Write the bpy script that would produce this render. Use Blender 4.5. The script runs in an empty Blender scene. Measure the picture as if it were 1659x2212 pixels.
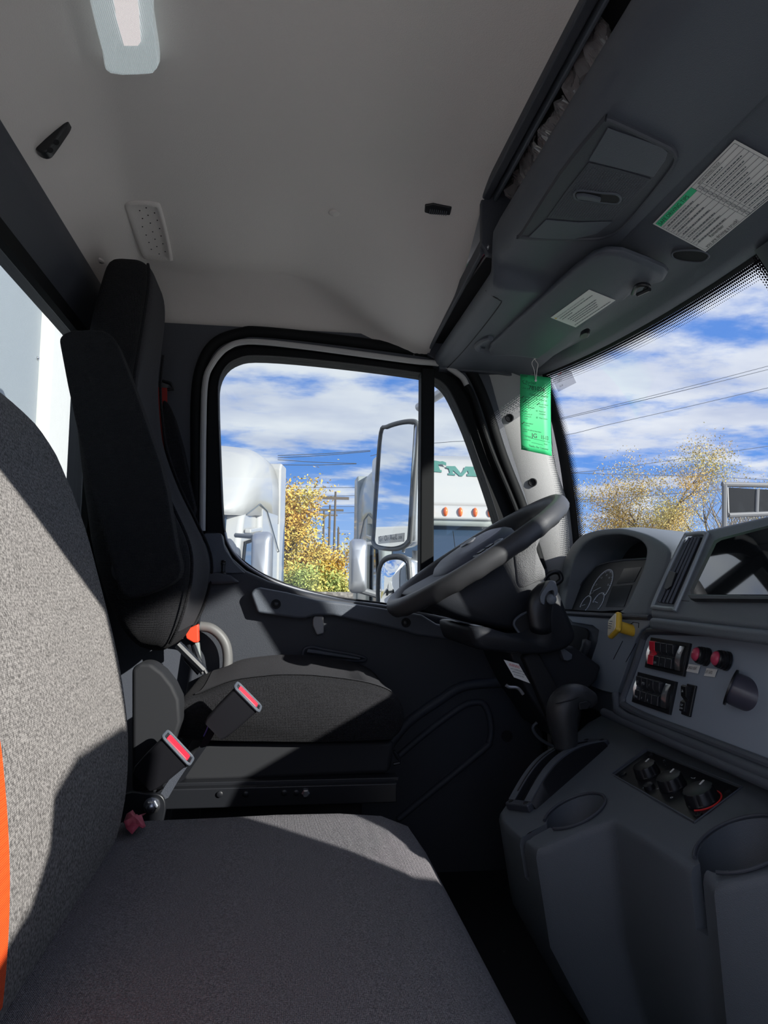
import bpy, bmesh, math, random
from mathutils import Vector, Matrix, noise
V = Vector
C = bpy.context.scene.collection
R = random.Random(7)
PI = math.pi

# ---------------------------------------------------------------- camera
F, CX, CY = 1600.0, 829.5, 1106.0
CAM = V((0, 0, .78))
ROLL = math.radians(0.6)
Yc = V(((610-CX)/F, (CY-1255)/F, -1)).normalized()
h = V((math.cos(ROLL), -math.sin(ROLL), 0))
Xc = (h - h.dot(Yc)*Yc).normalized()
Zc = Xc.cross(Yc)
def ray(px, py):
    c = V(((px-CX)/F, (CY-py)/F, -1))
    return V((c.dot(Xc), c.dot(Yc), c.dot(Zc)))
def PL(px, py, p0, n):
    d = ray(px, py); n = V(n); return CAM + d*((V(p0)-CAM).dot(n)/d.dot(n))
def PY(px, py, y): return PL(px, py, (0, y, 0), (0, 1, 0))
def PX(px, py, x): return PL(px, py, (x, 0, 0), (1, 0, 0))
def PZ(px, py, z): return PL(px, py, (0, 0, z), (0, 0, 1))
cd = bpy.data.cameras.new('camera'); cam = bpy.data.objects.new('camera', cd); C.objects.link(cam)
cd.sensor_fit = 'VERTICAL'; cd.sensor_height = 24; cd.sensor_width = 24; cd.lens = F/2212*24
cd.clip_start = .02; cd.clip_end = 600
M = Matrix((Xc, Yc, Zc))          # rows: world axes seen in camera space -> cam to world
cam.matrix_world = Matrix.Translation(CAM) @ M.to_4x4()
bpy.context.scene.camera = cam

# ---------------------------------------------------------------- materials
def mat(name, col, rough=.5, metal=0, bump=None, spec=.5, coat=0, emit=None, mottle=None, alpha=1, trans=0):
    m = bpy.data.materials.new(name); m.use_nodes = True
    nt = m.node_tree; b = nt.nodes['Principled BSDF']
    b.inputs['Base Color'].default_value = (*col, 1); b.inputs['Roughness'].default_value = rough
    b.inputs['Metallic'].default_value = metal; b.inputs['Specular IOR Level'].default_value = spec
    b.inputs['Coat Weight'].default_value = coat; b.inputs['Alpha'].default_value = alpha
    b.inputs['Transmission Weight'].default_value = trans
    if emit: b.inputs['Emission Color'].default_value = (*emit[0], 1); b.inputs['Emission Strength'].default_value = emit[1]
    tc = nt.nodes.new('ShaderNodeTexCoord')
    geo = nt.nodes.new('ShaderNodeNewGeometry')
    if mottle:
        col2, sc, lo, hi = mottle
        n = nt.nodes.new('ShaderNodeTexNoise'); n.inputs['Scale'].default_value = sc; n.inputs['Detail'].default_value = 3
        nt.links.new(geo.outputs['Position'], n.inputs['Vector'])
        r = nt.nodes.new('ShaderNodeValToRGB'); r.color_ramp.elements[0].position = lo; r.color_ramp.elements[1].position = hi
        r.color_ramp.elements[0].color = (*col, 1); r.color_ramp.elements[1].color = (*col2, 1)
        nt.links.new(n.outputs['Fac'], r.inputs['Fac']); nt.links.new(r.outputs['Color'], b.inputs['Base Color'])
    if bump:
        kind, sc, st = bump
        bp = nt.nodes.new('ShaderNodeBump'); bp.inputs['Strength'].default_value = st; bp.inputs['Distance'].default_value = .002
        if kind == 'noise':
            n = nt.nodes.new('ShaderNodeTexNoise'); n.inputs['Scale'].default_value = sc; n.inputs['Detail'].default_value = 2
            nt.links.new(geo.outputs['Position'], n.inputs['Vector']); out = n.outputs['Fac']
        elif kind == 'vor':
            n = nt.nodes.new('ShaderNodeTexVoronoi'); n.inputs['Scale'].default_value = sc
            nt.links.new(geo.outputs['Position'], n.inputs['Vector']); out = n.outputs['Distance']
        else:   # weave: two crossed waves, directions given by kind 'ribx' 'riby' 'weave'
            outs = []
            dirs = {'ribx': ['X'], 'riby': ['Y'], 'ribz': ['Z'], 'weave': ['X', 'Y', 'Z'], 'weavex': ['X', 'Z']}[kind]
            for k, d in enumerate(dirs):
                w = nt.nodes.new('ShaderNodeTexWave'); w.bands_direction = d; w.inputs['Scale'].default_value = sc*(1, .55, .8)[k]
                w.inputs['Distortion'].default_value = .6; w.inputs['Detail'].default_value = 1; w.inputs['Detail Scale'].default_value = 4
                nt.links.new(geo.outputs['Position'], w.inputs['Vector']); outs.append(w.outputs['Fac'])
            out = outs[0]
            for o2 in outs[1:]:
                mm = nt.nodes.new('ShaderNodeMath'); mm.operation = 'ADD'
                nt.links.new(out, mm.inputs[0]); nt.links.new(o2, mm.inputs[1]); out = mm.outputs[0]
        nt.links.new(out, bp.inputs['Height']); nt.links.new(bp.outputs['Normal'], b.inputs['Normal'])
    return m
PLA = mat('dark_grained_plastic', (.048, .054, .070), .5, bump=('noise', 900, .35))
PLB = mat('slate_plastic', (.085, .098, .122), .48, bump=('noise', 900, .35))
PLC = mat('smooth_slate_plastic', (.29, .34, .41), .42)
PLM = mat('blue_slate_dash_plastic', (.135, .155, .180), .46, bump=('noise', 900, .35))
BLK = mat('black_plastic', (.010, .011, .014), .38)
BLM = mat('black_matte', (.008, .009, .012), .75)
RUB = mat('black_rubber', (.005, .006, .007), .7, spec=.2)
COL = mat('shaded_column_plastic', (.015, .017, .022), .5, bump=('noise', 900, .15), spec=.35)  # dark plastic, coloured darker still in place of the column's shadow
LTHR = mat('black_leather_rim', (.045, .046, .050), .42, bump=('vor', 1500, .2))
PIL = mat('grey_pillar_plastic', (.36, .36, .365), .6, bump=('noise', 1000, .4))
CEIL = mat('grey_headliner_vinyl', (.74, .70, .67), .8, bump=('noise', 420, .35))
FAB = mat('black_ribbed_fabric', (.011, .011, .013), .95, bump=('weave', 190, .7), spec=.25, mottle=((.034, .034, .039), 900, .35, .7))
FABC = mat('charcoal_insert_fabric', (.020, .020, .024), .92, bump=('noise', 800, .6), spec=.3, mottle=((.055, .055, .062), 900, .35, .7))
BEN = mat('heather_grey_fabric', (.10, .096, .093), .95, bump=('weave', 210, .35), spec=.25, mottle=((.31, .30, .288), 330, .36, .64))
BENC = mat('charcoal_bench_fabric', (.115, .11, .12), .95, bump=('weave', 190, .7), spec=.25, mottle=((.31, .30, .315), 650, .35, .7))
ORG = mat('orange_webbing', (.95, .10, .01), .7, bump=('weavex', 300, .5))
RED = mat('red_button', (.75, .03, .06), .35)
DRED = mat('dark_red_webbing', (.28, .02, .015), .8)
YEL = mat('yellow_plastic', (.80, .50, .05), .4)
WHT = mat('white_label', (.78, .78, .76), .5)
INK = mat('black_ink', (.01, .01, .012), .6)
INKG = mat('grey_ink', (.10, .12, .14), .6)
GRNINK = mat('dark_green_ink', (.01, .14, .06), .6)
REDI = mat('red_ink', (.65, .03, .03), .6)
GRN = mat('green_bounce_card', (.03, .75, .30), .6)
GRNL = mat('green_print', (.05, .62, .28), .6)
CHR = mat('chrome', (.75, .76, .78), .14, 1)
SIL = mat('satin_silver', (.42, .43, .46), .38, .8)
STL = mat('zinc_steel', (.62, .64, .68), .3, 1, bump=('noise', 300, .2))
LGT = mat('light_grey_rubber', (.42, .42, .42), .55)
MIR = mat('mirror_glass', (.88, .90, .92), .015, 1)
SCR = mat('dark_screen_glass', (.010, .012, .014), .03, spec=1.0, coat=1)
LEAF = mat('maroon_leaf', (.42, .05, .09), .6, mottle=((.62, .12, .18), 60, .4, .7))
WPA = mat('white_truck_paint', (.37, .37, .368), .3, coat=.4)
WPB = mat('pale_truck_paint', (.27, .295, .288), .35, coat=.3)
GPL = mat('grey_truck_plastic', (.12, .125, .135), .5)
TGL = mat('tinted_truck_glass', (.02, .04, .075), .05, spec=1)
TEAL = mat('teal_paint', (.025, .14, .12), .5)
AMB = mat('amber_lens', (.90, .16, .03), .3)
BOXP = mat('cargo_box_panel', (.30, .335, .365), .3, bump=('noise', 3, .2))
WOOD = mat('weathered_wood', (.10, .08, .06), .9)
BARK = mat('bark', (.16, .12, .085), .9)
WIRE = mat('wire', (.05, .06, .08), .6)
ASP = mat('bounce_pale_yard', (.42, .41, .39), .9, mottle=((.55, .535, .51), 6, .4, .6))  # yard made paler than asphalt so sunlight bounces up into the cab
GRS = mat('dry_grass', (.20, .20, .06), .9, mottle=((.38, .28, .10), 2, .4, .6))
STR = mat('white_string', (.75, .73, .70), .8)
PINK = mat('pink_tube', (.70, .08, .20), .4)
LCDM = mat('dim_display', (.035, .042, .050), .15)
DIAL = mat('dial_white_print', (.75, .80, .88), .5)
PTR = mat('panel_print', (.60, .66, .72), .6)

def glass(name, tint=(1, 1, 1), gl=.06):
    m = bpy.data.materials.new(name); m.use_nodes = True; nt = m.node_tree; nt.nodes.clear()
    o = nt.nodes.new('ShaderNodeOutputMaterial'); mx = nt.nodes.new('ShaderNodeMixShader')
    t = nt.nodes.new('ShaderNodeBsdfTransparent'); t.inputs[0].default_value = (*tint, 1)
    g = nt.nodes.new('ShaderNodeBsdfGlossy'); g.inputs['Roughness'].default_value = .02
    lw = nt.nodes.new('ShaderNodeLayerWeight'); pw = nt.nodes.new('ShaderNodeMath'); pw.operation = 'POWER'; pw.inputs[1].default_value = 5; nt.links.new(lw.outputs['Facing'], pw.inputs[0])
    fr = nt.nodes.new('ShaderNodeMath'); fr.operation = 'MULTIPLY_ADD'; fr.inputs[1].default_value = .7; fr.inputs[2].default_value = .03; nt.links.new(pw.outputs[0], fr.inputs[0])
    nt.links.new(fr.outputs[0], mx.inputs[0]); nt.links.new(t.outputs[0], mx.inputs[1]); nt.links.new(g.outputs[0], mx.inputs[2])
    nt.links.new(mx.outputs[0], o.inputs[0]); return m
GLS = glass('window_glass', (.93, .96, .95))
def film(name, op=.25, rough=.12):
    m = bpy.data.materials.new(name); m.use_nodes = True; nt = m.node_tree; nt.nodes.clear()
    o = nt.nodes.new('ShaderNodeOutputMaterial'); mx = nt.nodes.new('ShaderNodeMixShader'); mx.inputs[0].default_value = 1-op
    t = nt.nodes.new('ShaderNodeBsdfTransparent'); t.inputs[0].default_value = (.9, .9, .92, 1)
    b = nt.nodes.new('ShaderNodeBsdfPrincipled'); b.inputs['Base Color'].default_value = (.30, .28, .29, 1); b.inputs['Roughness'].default_value = rough
    b.inputs['Specular IOR Level'].default_value = 1
    nt.links.new(b.outputs[0], mx.inputs[1]); nt.links.new(t.outputs[0], mx.inputs[2]); nt.links.new(mx.outputs[0], o.inputs[0]); return m
BAG = film('clear_plastic_bag', .6, .07)
PCH = film('clear_pouch', .35, .1)
STK = film('clear_sticker', .18, .4)

# ---------------------------------------------------------------- mesh helpers
WL = {}
def wl(p): return WL.get(p.name, V((0, 0, 0))) if p else V((0, 0, 0))
def mo(name, vs, fs, m, parent=None, bevel=0, seg=3, sub=0, sharp=35, label=None, flat=False):
    vs = [V(v) for v in vs]
    lo = V([min(v[i] for v in vs) for i in range(3)]); hi = V([max(v[i] for v in vs) for i in range(3)]); c = (lo+hi)/2
    me = bpy.data.meshes.new(name); me.from_pydata([v-c for v in vs], [], fs); me.update()
    bm = bmesh.new(); bm.from_mesh(me); bmesh.ops.remove_doubles(bm, verts=bm.verts, dist=1e-6)
    bmesh.ops.recalc_face_normals(bm, faces=bm.faces); bm.to_mesh(me); bm.free()
    if not flat:
        for p in me.polygons: p.use_smooth = True
        if not bevel and sharp and not sub: me.set_sharp_from_angle(angle=math.radians(sharp))
    me.materials.append(m)
    o = bpy.data.objects.new(name, me); C.objects.link(o)
    if parent: o.parent = parent
    o.location = c - wl(parent); WL[o.name] = c
    if bevel:
        b = o.modifiers.new('bevel', 'BEVEL'); b.width = bevel; b.segments = seg; b.limit_method = 'ANGLE'; b.angle_limit = math.radians(30); b.harden_normals = True
    if sub:
        s = o.modifiers.new('sub', 'SUBSURF'); s.levels = sub; s.render_levels = sub
    if label: o['label'] = label
    return o
def tag(o, label, cat, group=None, kind=None):
    o['label'] = label; o['category'] = cat
    if group: o['group'] = group
    if kind: o['kind'] = kind
    return o
def thing(name, label, cat, loc, group=None):
    o = bpy.data.objects.new(name, None); C.objects.link(o); o.location = V(loc); o.empty_display_size = .05
    WL[o.name] = V(loc); return tag(o, label, cat, group)
def struct(o, label=None):
    o['kind'] = 'structure'
    if label: o['label'] = label
    return o
def prism_g(pts, vec):
    n = len(pts); vec = V(vec); vs = [V(p) for p in pts]+[V(p)+vec for p in pts]
    fs = [tuple(range(n))[::-1], tuple(range(n, 2*n))]+[(i, (i+1) % n, n+(i+1) % n, n+i) for i in range(n)]
    return vs, fs
def box_g(lo, hi):
    x0, y0, z0 = lo; x1, y1, z1 = hi
    return prism_g([(x0, y0, z0), (x1, y0, z0), (x1, y1, z0), (x0, y1, z0)], (0, 0, z1-z0))
def join(*gs):
    vs, fs = [], []
    for g in gs:
        k = len(vs); vs += list(g[0]); fs += [tuple(i+k for i in f) for f in g[1]]
    return vs, fs
def prism(name, pts, vec, m, parent=None, **k): return mo(name, *prism_g(pts, vec), m, parent, **k)
def box(name, lo, hi, m, parent=None, **k): return mo(name, *box_g(lo, hi), m, parent, **k)
def frames(pts):
    out = []; t0 = None; nrm = None
    for i, p in enumerate(pts):
        a = pts[max(i-1, 0)]; b = pts[min(i+1, len(pts)-1)]; t = (b-a).normalized()
        if nrm is None:
            nrm = t.cross(V((0, 0, 1)));
            if nrm.length < .1: nrm = t.cross(V((0, 1, 0)))
            nrm.normalize()
        else:
            nrm = (nrm - nrm.dot(t)*t).normalized()
        out.append((t, nrm, t.cross(nrm)))
    return out
def tube_g(pts, r, seg=12, closed=False):
    pts = [V(p) for p in pts]; n = len(pts); r = r if isinstance(r, (list, tuple)) else [r]*n
    if closed:
        fr = []
        nrm = None
        for i in range(n):
            t = (pts[(i+1) % n]-pts[i-1]).normalized()
            if nrm is None: nrm = t.cross(V((0.3, 0.2, 1))).normalized()
            nrm = (nrm-nrm.dot(t)*t).normalized(); fr.append((t, nrm, t.cross(nrm)))
    else: fr = frames(pts)
    vs = []
    for i, p in enumerate(pts):
        for k in range(seg):
            a = 2*PI*k/seg; vs.append(p+fr[i][1]*math.cos(a)*r[i]+fr[i][2]*math.sin(a)*r[i])
    fs = []
    for i in range(n if closed else n-1):
        j = (i+1) % n
        for k in range(seg):
            fs.append((i*seg+k, i*seg+(k+1) % seg, j*seg+(k+1) % seg, j*seg+k))
    if not closed: fs += [tuple(range(seg))[::-1], tuple((n-1)*seg+k for k in range(seg))]
    return vs, fs
def tube(name, pts, r, m, parent=None, seg=12, closed=False, **k): return mo(name, *tube_g(pts, r, seg, closed), m, parent, **k)
def loft_g(secs, cap=True, closed=True):
    n = len(secs[0]); vs = [V(p) for s in secs for p in s]; fs = []
    for i in range(len(secs)-1):
        for k in range(n if closed else n-1):
            fs.append((i*n+k, i*n+(k+1) % n, (i+1)*n+(k+1) % n, (i+1)*n+k))
    if cap: fs += [tuple(range(n))[::-1], tuple((len(secs)-1)*n+k for k in range(n))]
    return vs, fs
def loft(name, secs, m, parent=None, cap=True, closed=True, **k): return mo(name, *loft_g(secs, cap, closed), m, parent, **k)
def lathe_g(p0, axis, prof, seg=32, cap=True):
    """prof: list of (distance along axis, radius)"""
    ax = V(axis).normalized(); u = ax.cross(V((0, 0, 1)))
    if u.length < .1: u = ax.cross(V((0, 1, 0)))
    u.normalize(); w = ax.cross(u)
    secs = [[V(p0)+ax*a+(u*math.cos(2*PI*k/seg)+w*math.sin(2*PI*k/seg))*max(r, 1e-5) for k in range(seg)] for a, r in prof]
    return loft_g(secs, cap)
def lathe(name, p0, axis, prof, m, parent=None, seg=32, **k): return mo(name, *lathe_g(p0, axis, prof, seg), m, parent, **k)
def cat(pts, n=6, closed=True):
    pts = [V(p) for p in pts]; N = len(pts); out = []
    rng = range(N) if closed else range(N-1)
    for i in rng:
        p0, p1, p2, p3 = (pts[(i-1) % N], pts[i], pts[(i+1) % N], pts[(i+2) % N]) if closed else (pts[max(i-1, 0)], pts[i], pts[i+1], pts[min(i+2, N-1)])
        for k in range(n):
            t = k/n
            out.append(.5*((2*p1)+(p2-p0)*t+(2*p0-5*p1+4*p2-p3)*t*t+(3*p1-p0-3*p2+p3)*t**3))
    if not closed: out.append(pts[-1])
    return out
def rrect(w, hh, r, n=5):
    out = []
    for cx, cy, a0 in ((w-r, hh-r, 0), (-w+r, hh-r, 90), (-w+r, -hh+r, 180), (w-r, -hh+r, 270)):
        for k in range(n+1):
            a = math.radians(a0+90*k/n); out.append((cx+r*math.cos(a), cy+r*math.sin(a)))
    return out
def polyhit(poly, c, a):
    dx, dy = math.cos(a), math.sin(a); best = None
    for i in range(len(poly)):
        x1, y1 = poly[i][0]-c[0], poly[i][1]-c[1]; x2, y2 = poly[(i+1) % len(poly)][0]-c[0], poly[(i+1) % len(poly)][1]-c[1]
        ex, ey = x2-x1, y2-y1; den = dx*ey-dy*ex
        if abs(den) < 1e-12: continue
        t = (x1*ey-y1*ex)/den; s = (x1*dy-y1*dx)/den
        if t > 1e-9 and -1e-6 <= s <= 1+1e-6 and (best is None or t > best): best = t
    return (c[0]+dx*best, c[1]+dy*best)
def ring_g(outer, inner, f, t0, t1):
    """2D outlines, f(a,b,t)->3D; a slab with a hole"""
    c = (sum(p[0] for p in inner)/len(inner), sum(p[1] for p in inner)/len(inner))
    ang = set(round(2*PI*k/96-PI, 5) for k in range(96))
    for p in list(outer)+list(inner): ang.add(round(math.atan2(p[1]-c[1], p[0]-c[0]), 5))
    ang = sorted(ang); a2 = [ang[0]]
    for a in ang[1:]:
        if a-a2[-1] > 2e-4: a2.append(a)
    O = [polyhit(outer, c, a) for a in a2]; I = [polyhit(inner, c, a) for a in a2]; n = len(a2)
    vs = [f(*p, t0) for p in O]+[f(*p, t0) for p in I]+[f(*p, t1) for p in I]+[f(*p, t1) for p in O]
    fs = []
    for q in range(4):
        for k in range(n): fs.append((q*n+k, q*n+(k+1) % n, ((q+1) % 4)*n+(k+1) % n, ((q+1) % 4)*n+k))
    return vs, fs
def yplane(a, b, t): return V((a, t, b))
def px2y(pts, y):
    out = []
    for p in pts:
        q = PY(p[0], p[1], y); out.append((q.x, q.z))
    return out
def text(s, org, right, up, size, m, parent, name='printed_text', align='LEFT', ext=0.0, wx=1, spacing=1, fmap=None):
    cu = bpy.data.curves.new('t', 'FONT'); cu.body = s; cu.size = size; cu.align_x = align; cu.extrude = ext; cu.space_character = spacing
    cu.resolution_u = 3
    ob = bpy.data.objects.new('t', cu); C.objects.link(ob); dg = bpy.context.evaluated_depsgraph_get()
    me = bpy.data.meshes.new_from_object(ob.evaluated_get(dg)); bpy.data.objects.remove(ob); bpy.data.curves.remove(cu)
    right = V(right).normalized(); up = V(up); up = (up-up.dot(right)*right).normalized(); n = right.cross(up)
    vs = [V(org)+right*v.co.x*wx+up*v.co.y+n*v.co.z for v in me.vertices]; fs = [tuple(p.vertices) for p in me.polygons]
    if fmap: vs = [fmap(v.co.x*wx, v.co.y) for v in me.vertices]
    bpy.data.meshes.remove(me)
    if not vs: return None
    return mo(name, vs, fs, m, parent, flat=True)
def squig(u, length, org, right, up, size):
    """unreadably small line of print: a row of short strokes"""
    g = []; x = 0; rr = random.Random(u)
    right = V(right).normalized(); up = V(up).normalized(); n = right.cross(up)
    while x < length:
        w = size*rr.uniform(1.2, 3.6); w = min(w, length-x)
        a = V(org)+right*x
        g.append(([a, a+right*w, a+right*w+up*size*.62, a+up*size*.62], [(0, 1, 2, 3)])); x += w+size*.45
    return join(*g)

# ---------------------------------------------------------------- world, sun
w = bpy.data.worlds.new('sky'); bpy.context.scene.world = w; w.use_nodes = True
nt = w.node_tree; nt.nodes.clear(); N = nt.nodes.new; L = nt.links.new
out = N('ShaderNodeOutputWorld'); bg = N('ShaderNodeBackground'); L(bg.outputs[0], out.inputs[0]); bg.inputs[1].default_value = 1.0
tc = N('ShaderNodeTexCoord'); sp = N('ShaderNodeSeparateXYZ'); L(tc.outputs['Generated'], sp.inputs[0])
def mth(op, a, b=None, c=None, clamp=False):
    n = N('ShaderNodeMath'); n.operation = op; n.use_clamp = clamp
    for i, v in enumerate((a, b, c)):
        if v is None: continue
        if isinstance(v, (int, float)): n.inputs[i].default_value = v
        else: L(v, n.inputs[i])
    return n.outputs[0]
zz = mth('MAXIMUM', sp.outputs[2], 0.0); zq = mth('ADD', zz, .10)
cb = N('ShaderNodeCombineXYZ'); L(mth('DIVIDE', sp.outputs[0], zq), cb.inputs[0]); L(mth('DIVIDE', sp.outputs[1], zq), cb.inputs[1])
no = N('ShaderNodeTexNoise'); no.inputs['Scale'].default_value = 1.9; no.inputs['Detail'].default_value = 7; no.inputs['Roughness'].default_value = .58
mpv = N('ShaderNodeMapping'); mpv.inputs['Location'].default_value = (3.3, 1.9, 0); mpv.inputs['Scale'].default_value = (.8, 1, 1); L(cb.outputs[0], mpv.inputs[0]); L(mpv.outputs[0], no.inputs['Vector'])
# more cloud higher up
den = mth('MULTIPLY', mth('SUBTRACT', zz, .10), 1.3, clamp=True); den = mth('MINIMUM', den, .14)
cl = N('ShaderNodeMapRange'); L(mth('ADD', no.outputs['Fac'], den), cl.inputs[0]); cl.inputs[1].default_value = .49; cl.inputs[2].default_value = .67
cl.interpolation_type = 'SMOOTHSTEP'
skyr = N('ShaderNodeValToRGB'); e = skyr.color_ramp.elements
e[0].position = 0; e[0].color = (.42, .60, .92, 1); e[1].position = .6; e[1].color = (.07, .19, .62, 1)
k = e.new(.16); k.color = (.13, .32, .83, 1)
L(zz, skyr.inputs[0])
no2 = N('ShaderNodeTexNoise'); no2.inputs['Scale'].default_value = 2.2; no2.inputs['Detail'].default_value = 4; L(mpv.outputs[0], no2.inputs['Vector'])
cr = N('ShaderNodeValToRGB'); cr.color_ramp.elements[0].position = .35; cr.color_ramp.elements[0].color = (.60, .64, .80, 1); cr.color_ramp.elements[1].position = .62; cr.color_ramp.elements[1].color = (.88, .89, .95, 1)
L(no2.outputs['Fac'], cr.inputs[0])
mx = N('ShaderNodeMix'); mx.data_type = 'RGBA'; L(mth('MULTIPLY', cl.outputs[0], .93), mx.inputs['Factor']); L(skyr.outputs[0], mx.inputs['A']); L(cr.outputs[0], mx.inputs['B'])
L(mx.outputs['Result'], bg.inputs[0])
SUN = V((.60, -.65, .37)).normalized()
sl = bpy.data.lights.new('sun', 'SUN'); sl.energy = 8.0; sl.angle = math.radians(.53); sl.color = (1, .955, .90)
so = bpy.data.objects.new('sun', sl); C.objects.link(so); so.rotation_euler = SUN.to_track_quat('Z', 'Y').to_euler(); so.location = (3, -3, 3)
vs_ = bpy.context.scene.view_settings; vs_.view_transform = 'Standard'; vs_.look = 'None'; vs_.gamma = 1; vs_.exposure = 0.1; vs_.use_curve_mapping = False
# ================================================================ CAB SHELL
# ceiling ---------------------------------------------------------
def sm(t): t = max(0, min(1, t)); return t*t*(3-2*t)
def ceil_z(x, y):
    z = 1.62 + .012*math.sin((y-.2)/1.9*PI)*math.cos(x*1.5)-.012
    st = -.28-.10*(y-1.0)/.9
    z -= .135*max(0, min(1, (st-x)/(st+.47)))**1.7
    fr_ = (.115+.04*(y-1.49)/.6)*sm((x-.0)/.41)*sm((y-1.39)/.36)
    z -= min(.165, math.hypot(fr_, .135*max(0, min(1, (y-1.97)/.17))**1.8)) + .12*max(0, min(1, (.38-y)/.16))**1.8
    return min(z, 0) if False else z
nx, ny = 60, 110; vs = []; fs = []
for i in range(nx+1):
    for j in range(ny+1):
        x = -.47+.88*i/nx; y = .20+1.94*j/ny; vs.append((x, y, ceil_z(x, y)))
for i in range(nx):
    for j in range(ny): a = i*(ny+1)+j; fs.append((a, a+1, a+ny+2, a+ny+1))
ceil = struct(mo('ceiling', vs, fs, CEIL, sharp=0), 'grey vinyl cab headliner')
# perforated recess on the rear cove
def cz(px, py):     # where the ray meets the headliner
    d = ray(px, py); t = .3
    for _ in range(400):
        p = CAM+d*t
        if p.z > ceil_z(p.x, p.y): break
        t += .006
    a, b = t-.006, t
    for _ in range(14):
        m_ = (a+b)/2; p = CAM+d*m_
        if p.z > ceil_z(p.x, p.y): b = m_
        else: a = m_
    return p
def onceil(pts, off): return [cz(*p)+V((0, 0, off)) for p in pts]
rc = cat([(271, 440, 0), (290, 433, 0), (335, 436, 0), (350, 452, 0), (372, 550, 0), (366, 562, 0), (322, 560, 0), (303, 545, 0), (275, 462, 0)], 4)
ri = cat([(287, 452, 0), (300, 442, 0), (330, 445, 0), (341, 456, 0), (360, 545, 0), (352, 552, 0), (326, 550, 0), (312, 538, 0), (290, 468, 0)], 4)
secs = [onceil([(p.x, p.y) for p in rc], .003), onceil([(p.x, p.y) for p in rc], -.002), onceil([(p.x+(q.x-p.x)*.5, p.y+(q.y-p.y)*.5) for p, q in zip(rc, ri)], -.007), onceil([(p.x, p.y) for p in ri], -.0025)]
pad = loft('perforated_cover', secs, CEIL, ceil, sharp=0, label='raised perforated cover moulded into the headliner')
g = []
for (a, b) in ((302, 450), (316, 444), (308, 467), (320, 460), (334, 455), (308, 485), (325, 477), (340, 471), (316, 503), (330, 496), (345, 489), (322, 519), (335, 512), (348, 505), (327, 534), (339, 528), (352, 522), (344, 544), (357, 539)):
    p = cz(a, b)+V((0, 0, -.005)); g.append(lathe_g(p, (0, 0, -1), [(0, .0016), (.0012, .0016)], 8))
mo('perforation', *join(*g), BLM, pad)
p = cz(722, 460); lathe('trim_button', p+V((0, 0, .002)), (0, 0, -1), [(0, .012), (.004, .0125), (.006, .010), (.0068, .0001)], CEIL, ceil, label='round grey trim button in the headliner')
p = cz(216, 562); lathe('trim_button', p+V((0, 0, .002)), (-.3, 0, -1), [(0, .011), (.004, .0115), (.006, .009), (.0068, .0001)], CEIL, ceil, label='round grey trim button near the rear trim')
vent = thing('roof_vent', 'small black slotted vent set in the grey headliner', 'vent', cz(946, 451))
q = [cz(*p)+V((0, 0, .003)) for p in ((918, 441), (936, 438), (976, 446), (972, 462), (930, 460), (917, 456))]
prism('bezel', q, (0, 0, -.007), BLK, vent, bevel=.002)
g = []
for k in range(9):
    a = cz(929+4.4*k, 446+.6*k); b = cz(927+4.4*k, 455+.5*k); dz = V((0, 0, -.0055))
    g.append(prism_g([a+dz, a+dz+V((.0014, 0, 0)), b+dz+V((.0014, 0, 0)), b+dz], (0, 0, -.0025)))
mo('slat', *join(*g), PLB, vent)
# coat hook
hk = thing('coat_hook', 'black plastic coat hook on the rear edge of the headliner', 'hook', cz(115, 320))
hp = cat([(78, 318, 0), (82, 290, 0), (93, 272, 0), (110, 276, 0), (124, 268, 0), (138, 252, 0), (146, 250, 0), (152, 258, 0), (150, 274, 0), (136, 296, 0), (118, 322, 0), (104, 337, 0), (84, 333, 0)], 3)
yh = cz(112, 300).y
pts = [PY(p.x, p.y, yh) for p in hp]
prism('hook_body', [p+V((0, -.012, 0)) for p in pts], (0, .024, 0), BLK, hk, bevel=.004)
for a, b in ((109, 325), (122, 308)):
    p = PY(a, b, yh-.012); lathe('screw_hole', p, (0, -1, 0), [(0, .005), (.0012, .005), (.0012, .0035)], BLM, hk, seg=16)
# dome lamp
lp = thing('dome_lamp', 'clear ribbed rectangular dome lamp at the top edge of the headliner', 'lamp', cz(275, 60))
def lamp_pt(px, py, dz): 
    p = PZ(px, py, 1.612+dz); return p
LO = [(198, -60), (320, -60), (333, 20), (345, 100), (345, 118), (336, 131), (322, 137), (238, 136), (222, 92)]
bodyp = cat([(a, b, 0) for a, b in LO], 3)
base = [lamp_pt(p.x, p.y, 0) for p in bodyp]; cen = sum(base, V())/len(base)
def sc(ps, s, dz): return [cen+(p-cen)*s+V((0, 0, dz)) for p in ps]
LENS = mat('frosted_glow_lens', (.85, .92, .94), .18, spec=.8, bump=('ribx', 110, .8), coat=.5, emit=((.80, .92, .95), .28))  # faint glow added to brighten the lens
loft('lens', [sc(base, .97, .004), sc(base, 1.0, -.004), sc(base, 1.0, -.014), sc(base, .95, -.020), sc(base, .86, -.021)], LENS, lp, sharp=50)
BGLOW = mat('bulb_window_glow', (1, .96, .96), .35, 0, bump=('ribx', 200, 1.0), emit=((1, .93, .92), .55))  # stronger glow added to brighten the bulb window
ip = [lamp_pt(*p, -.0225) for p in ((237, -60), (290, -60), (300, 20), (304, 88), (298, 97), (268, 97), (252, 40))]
prism('bulb_window', ip, (0, 0, -.0015), BGLOW, lp, label='bulb window in the lamp lens, brightened by an added glow')

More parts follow.
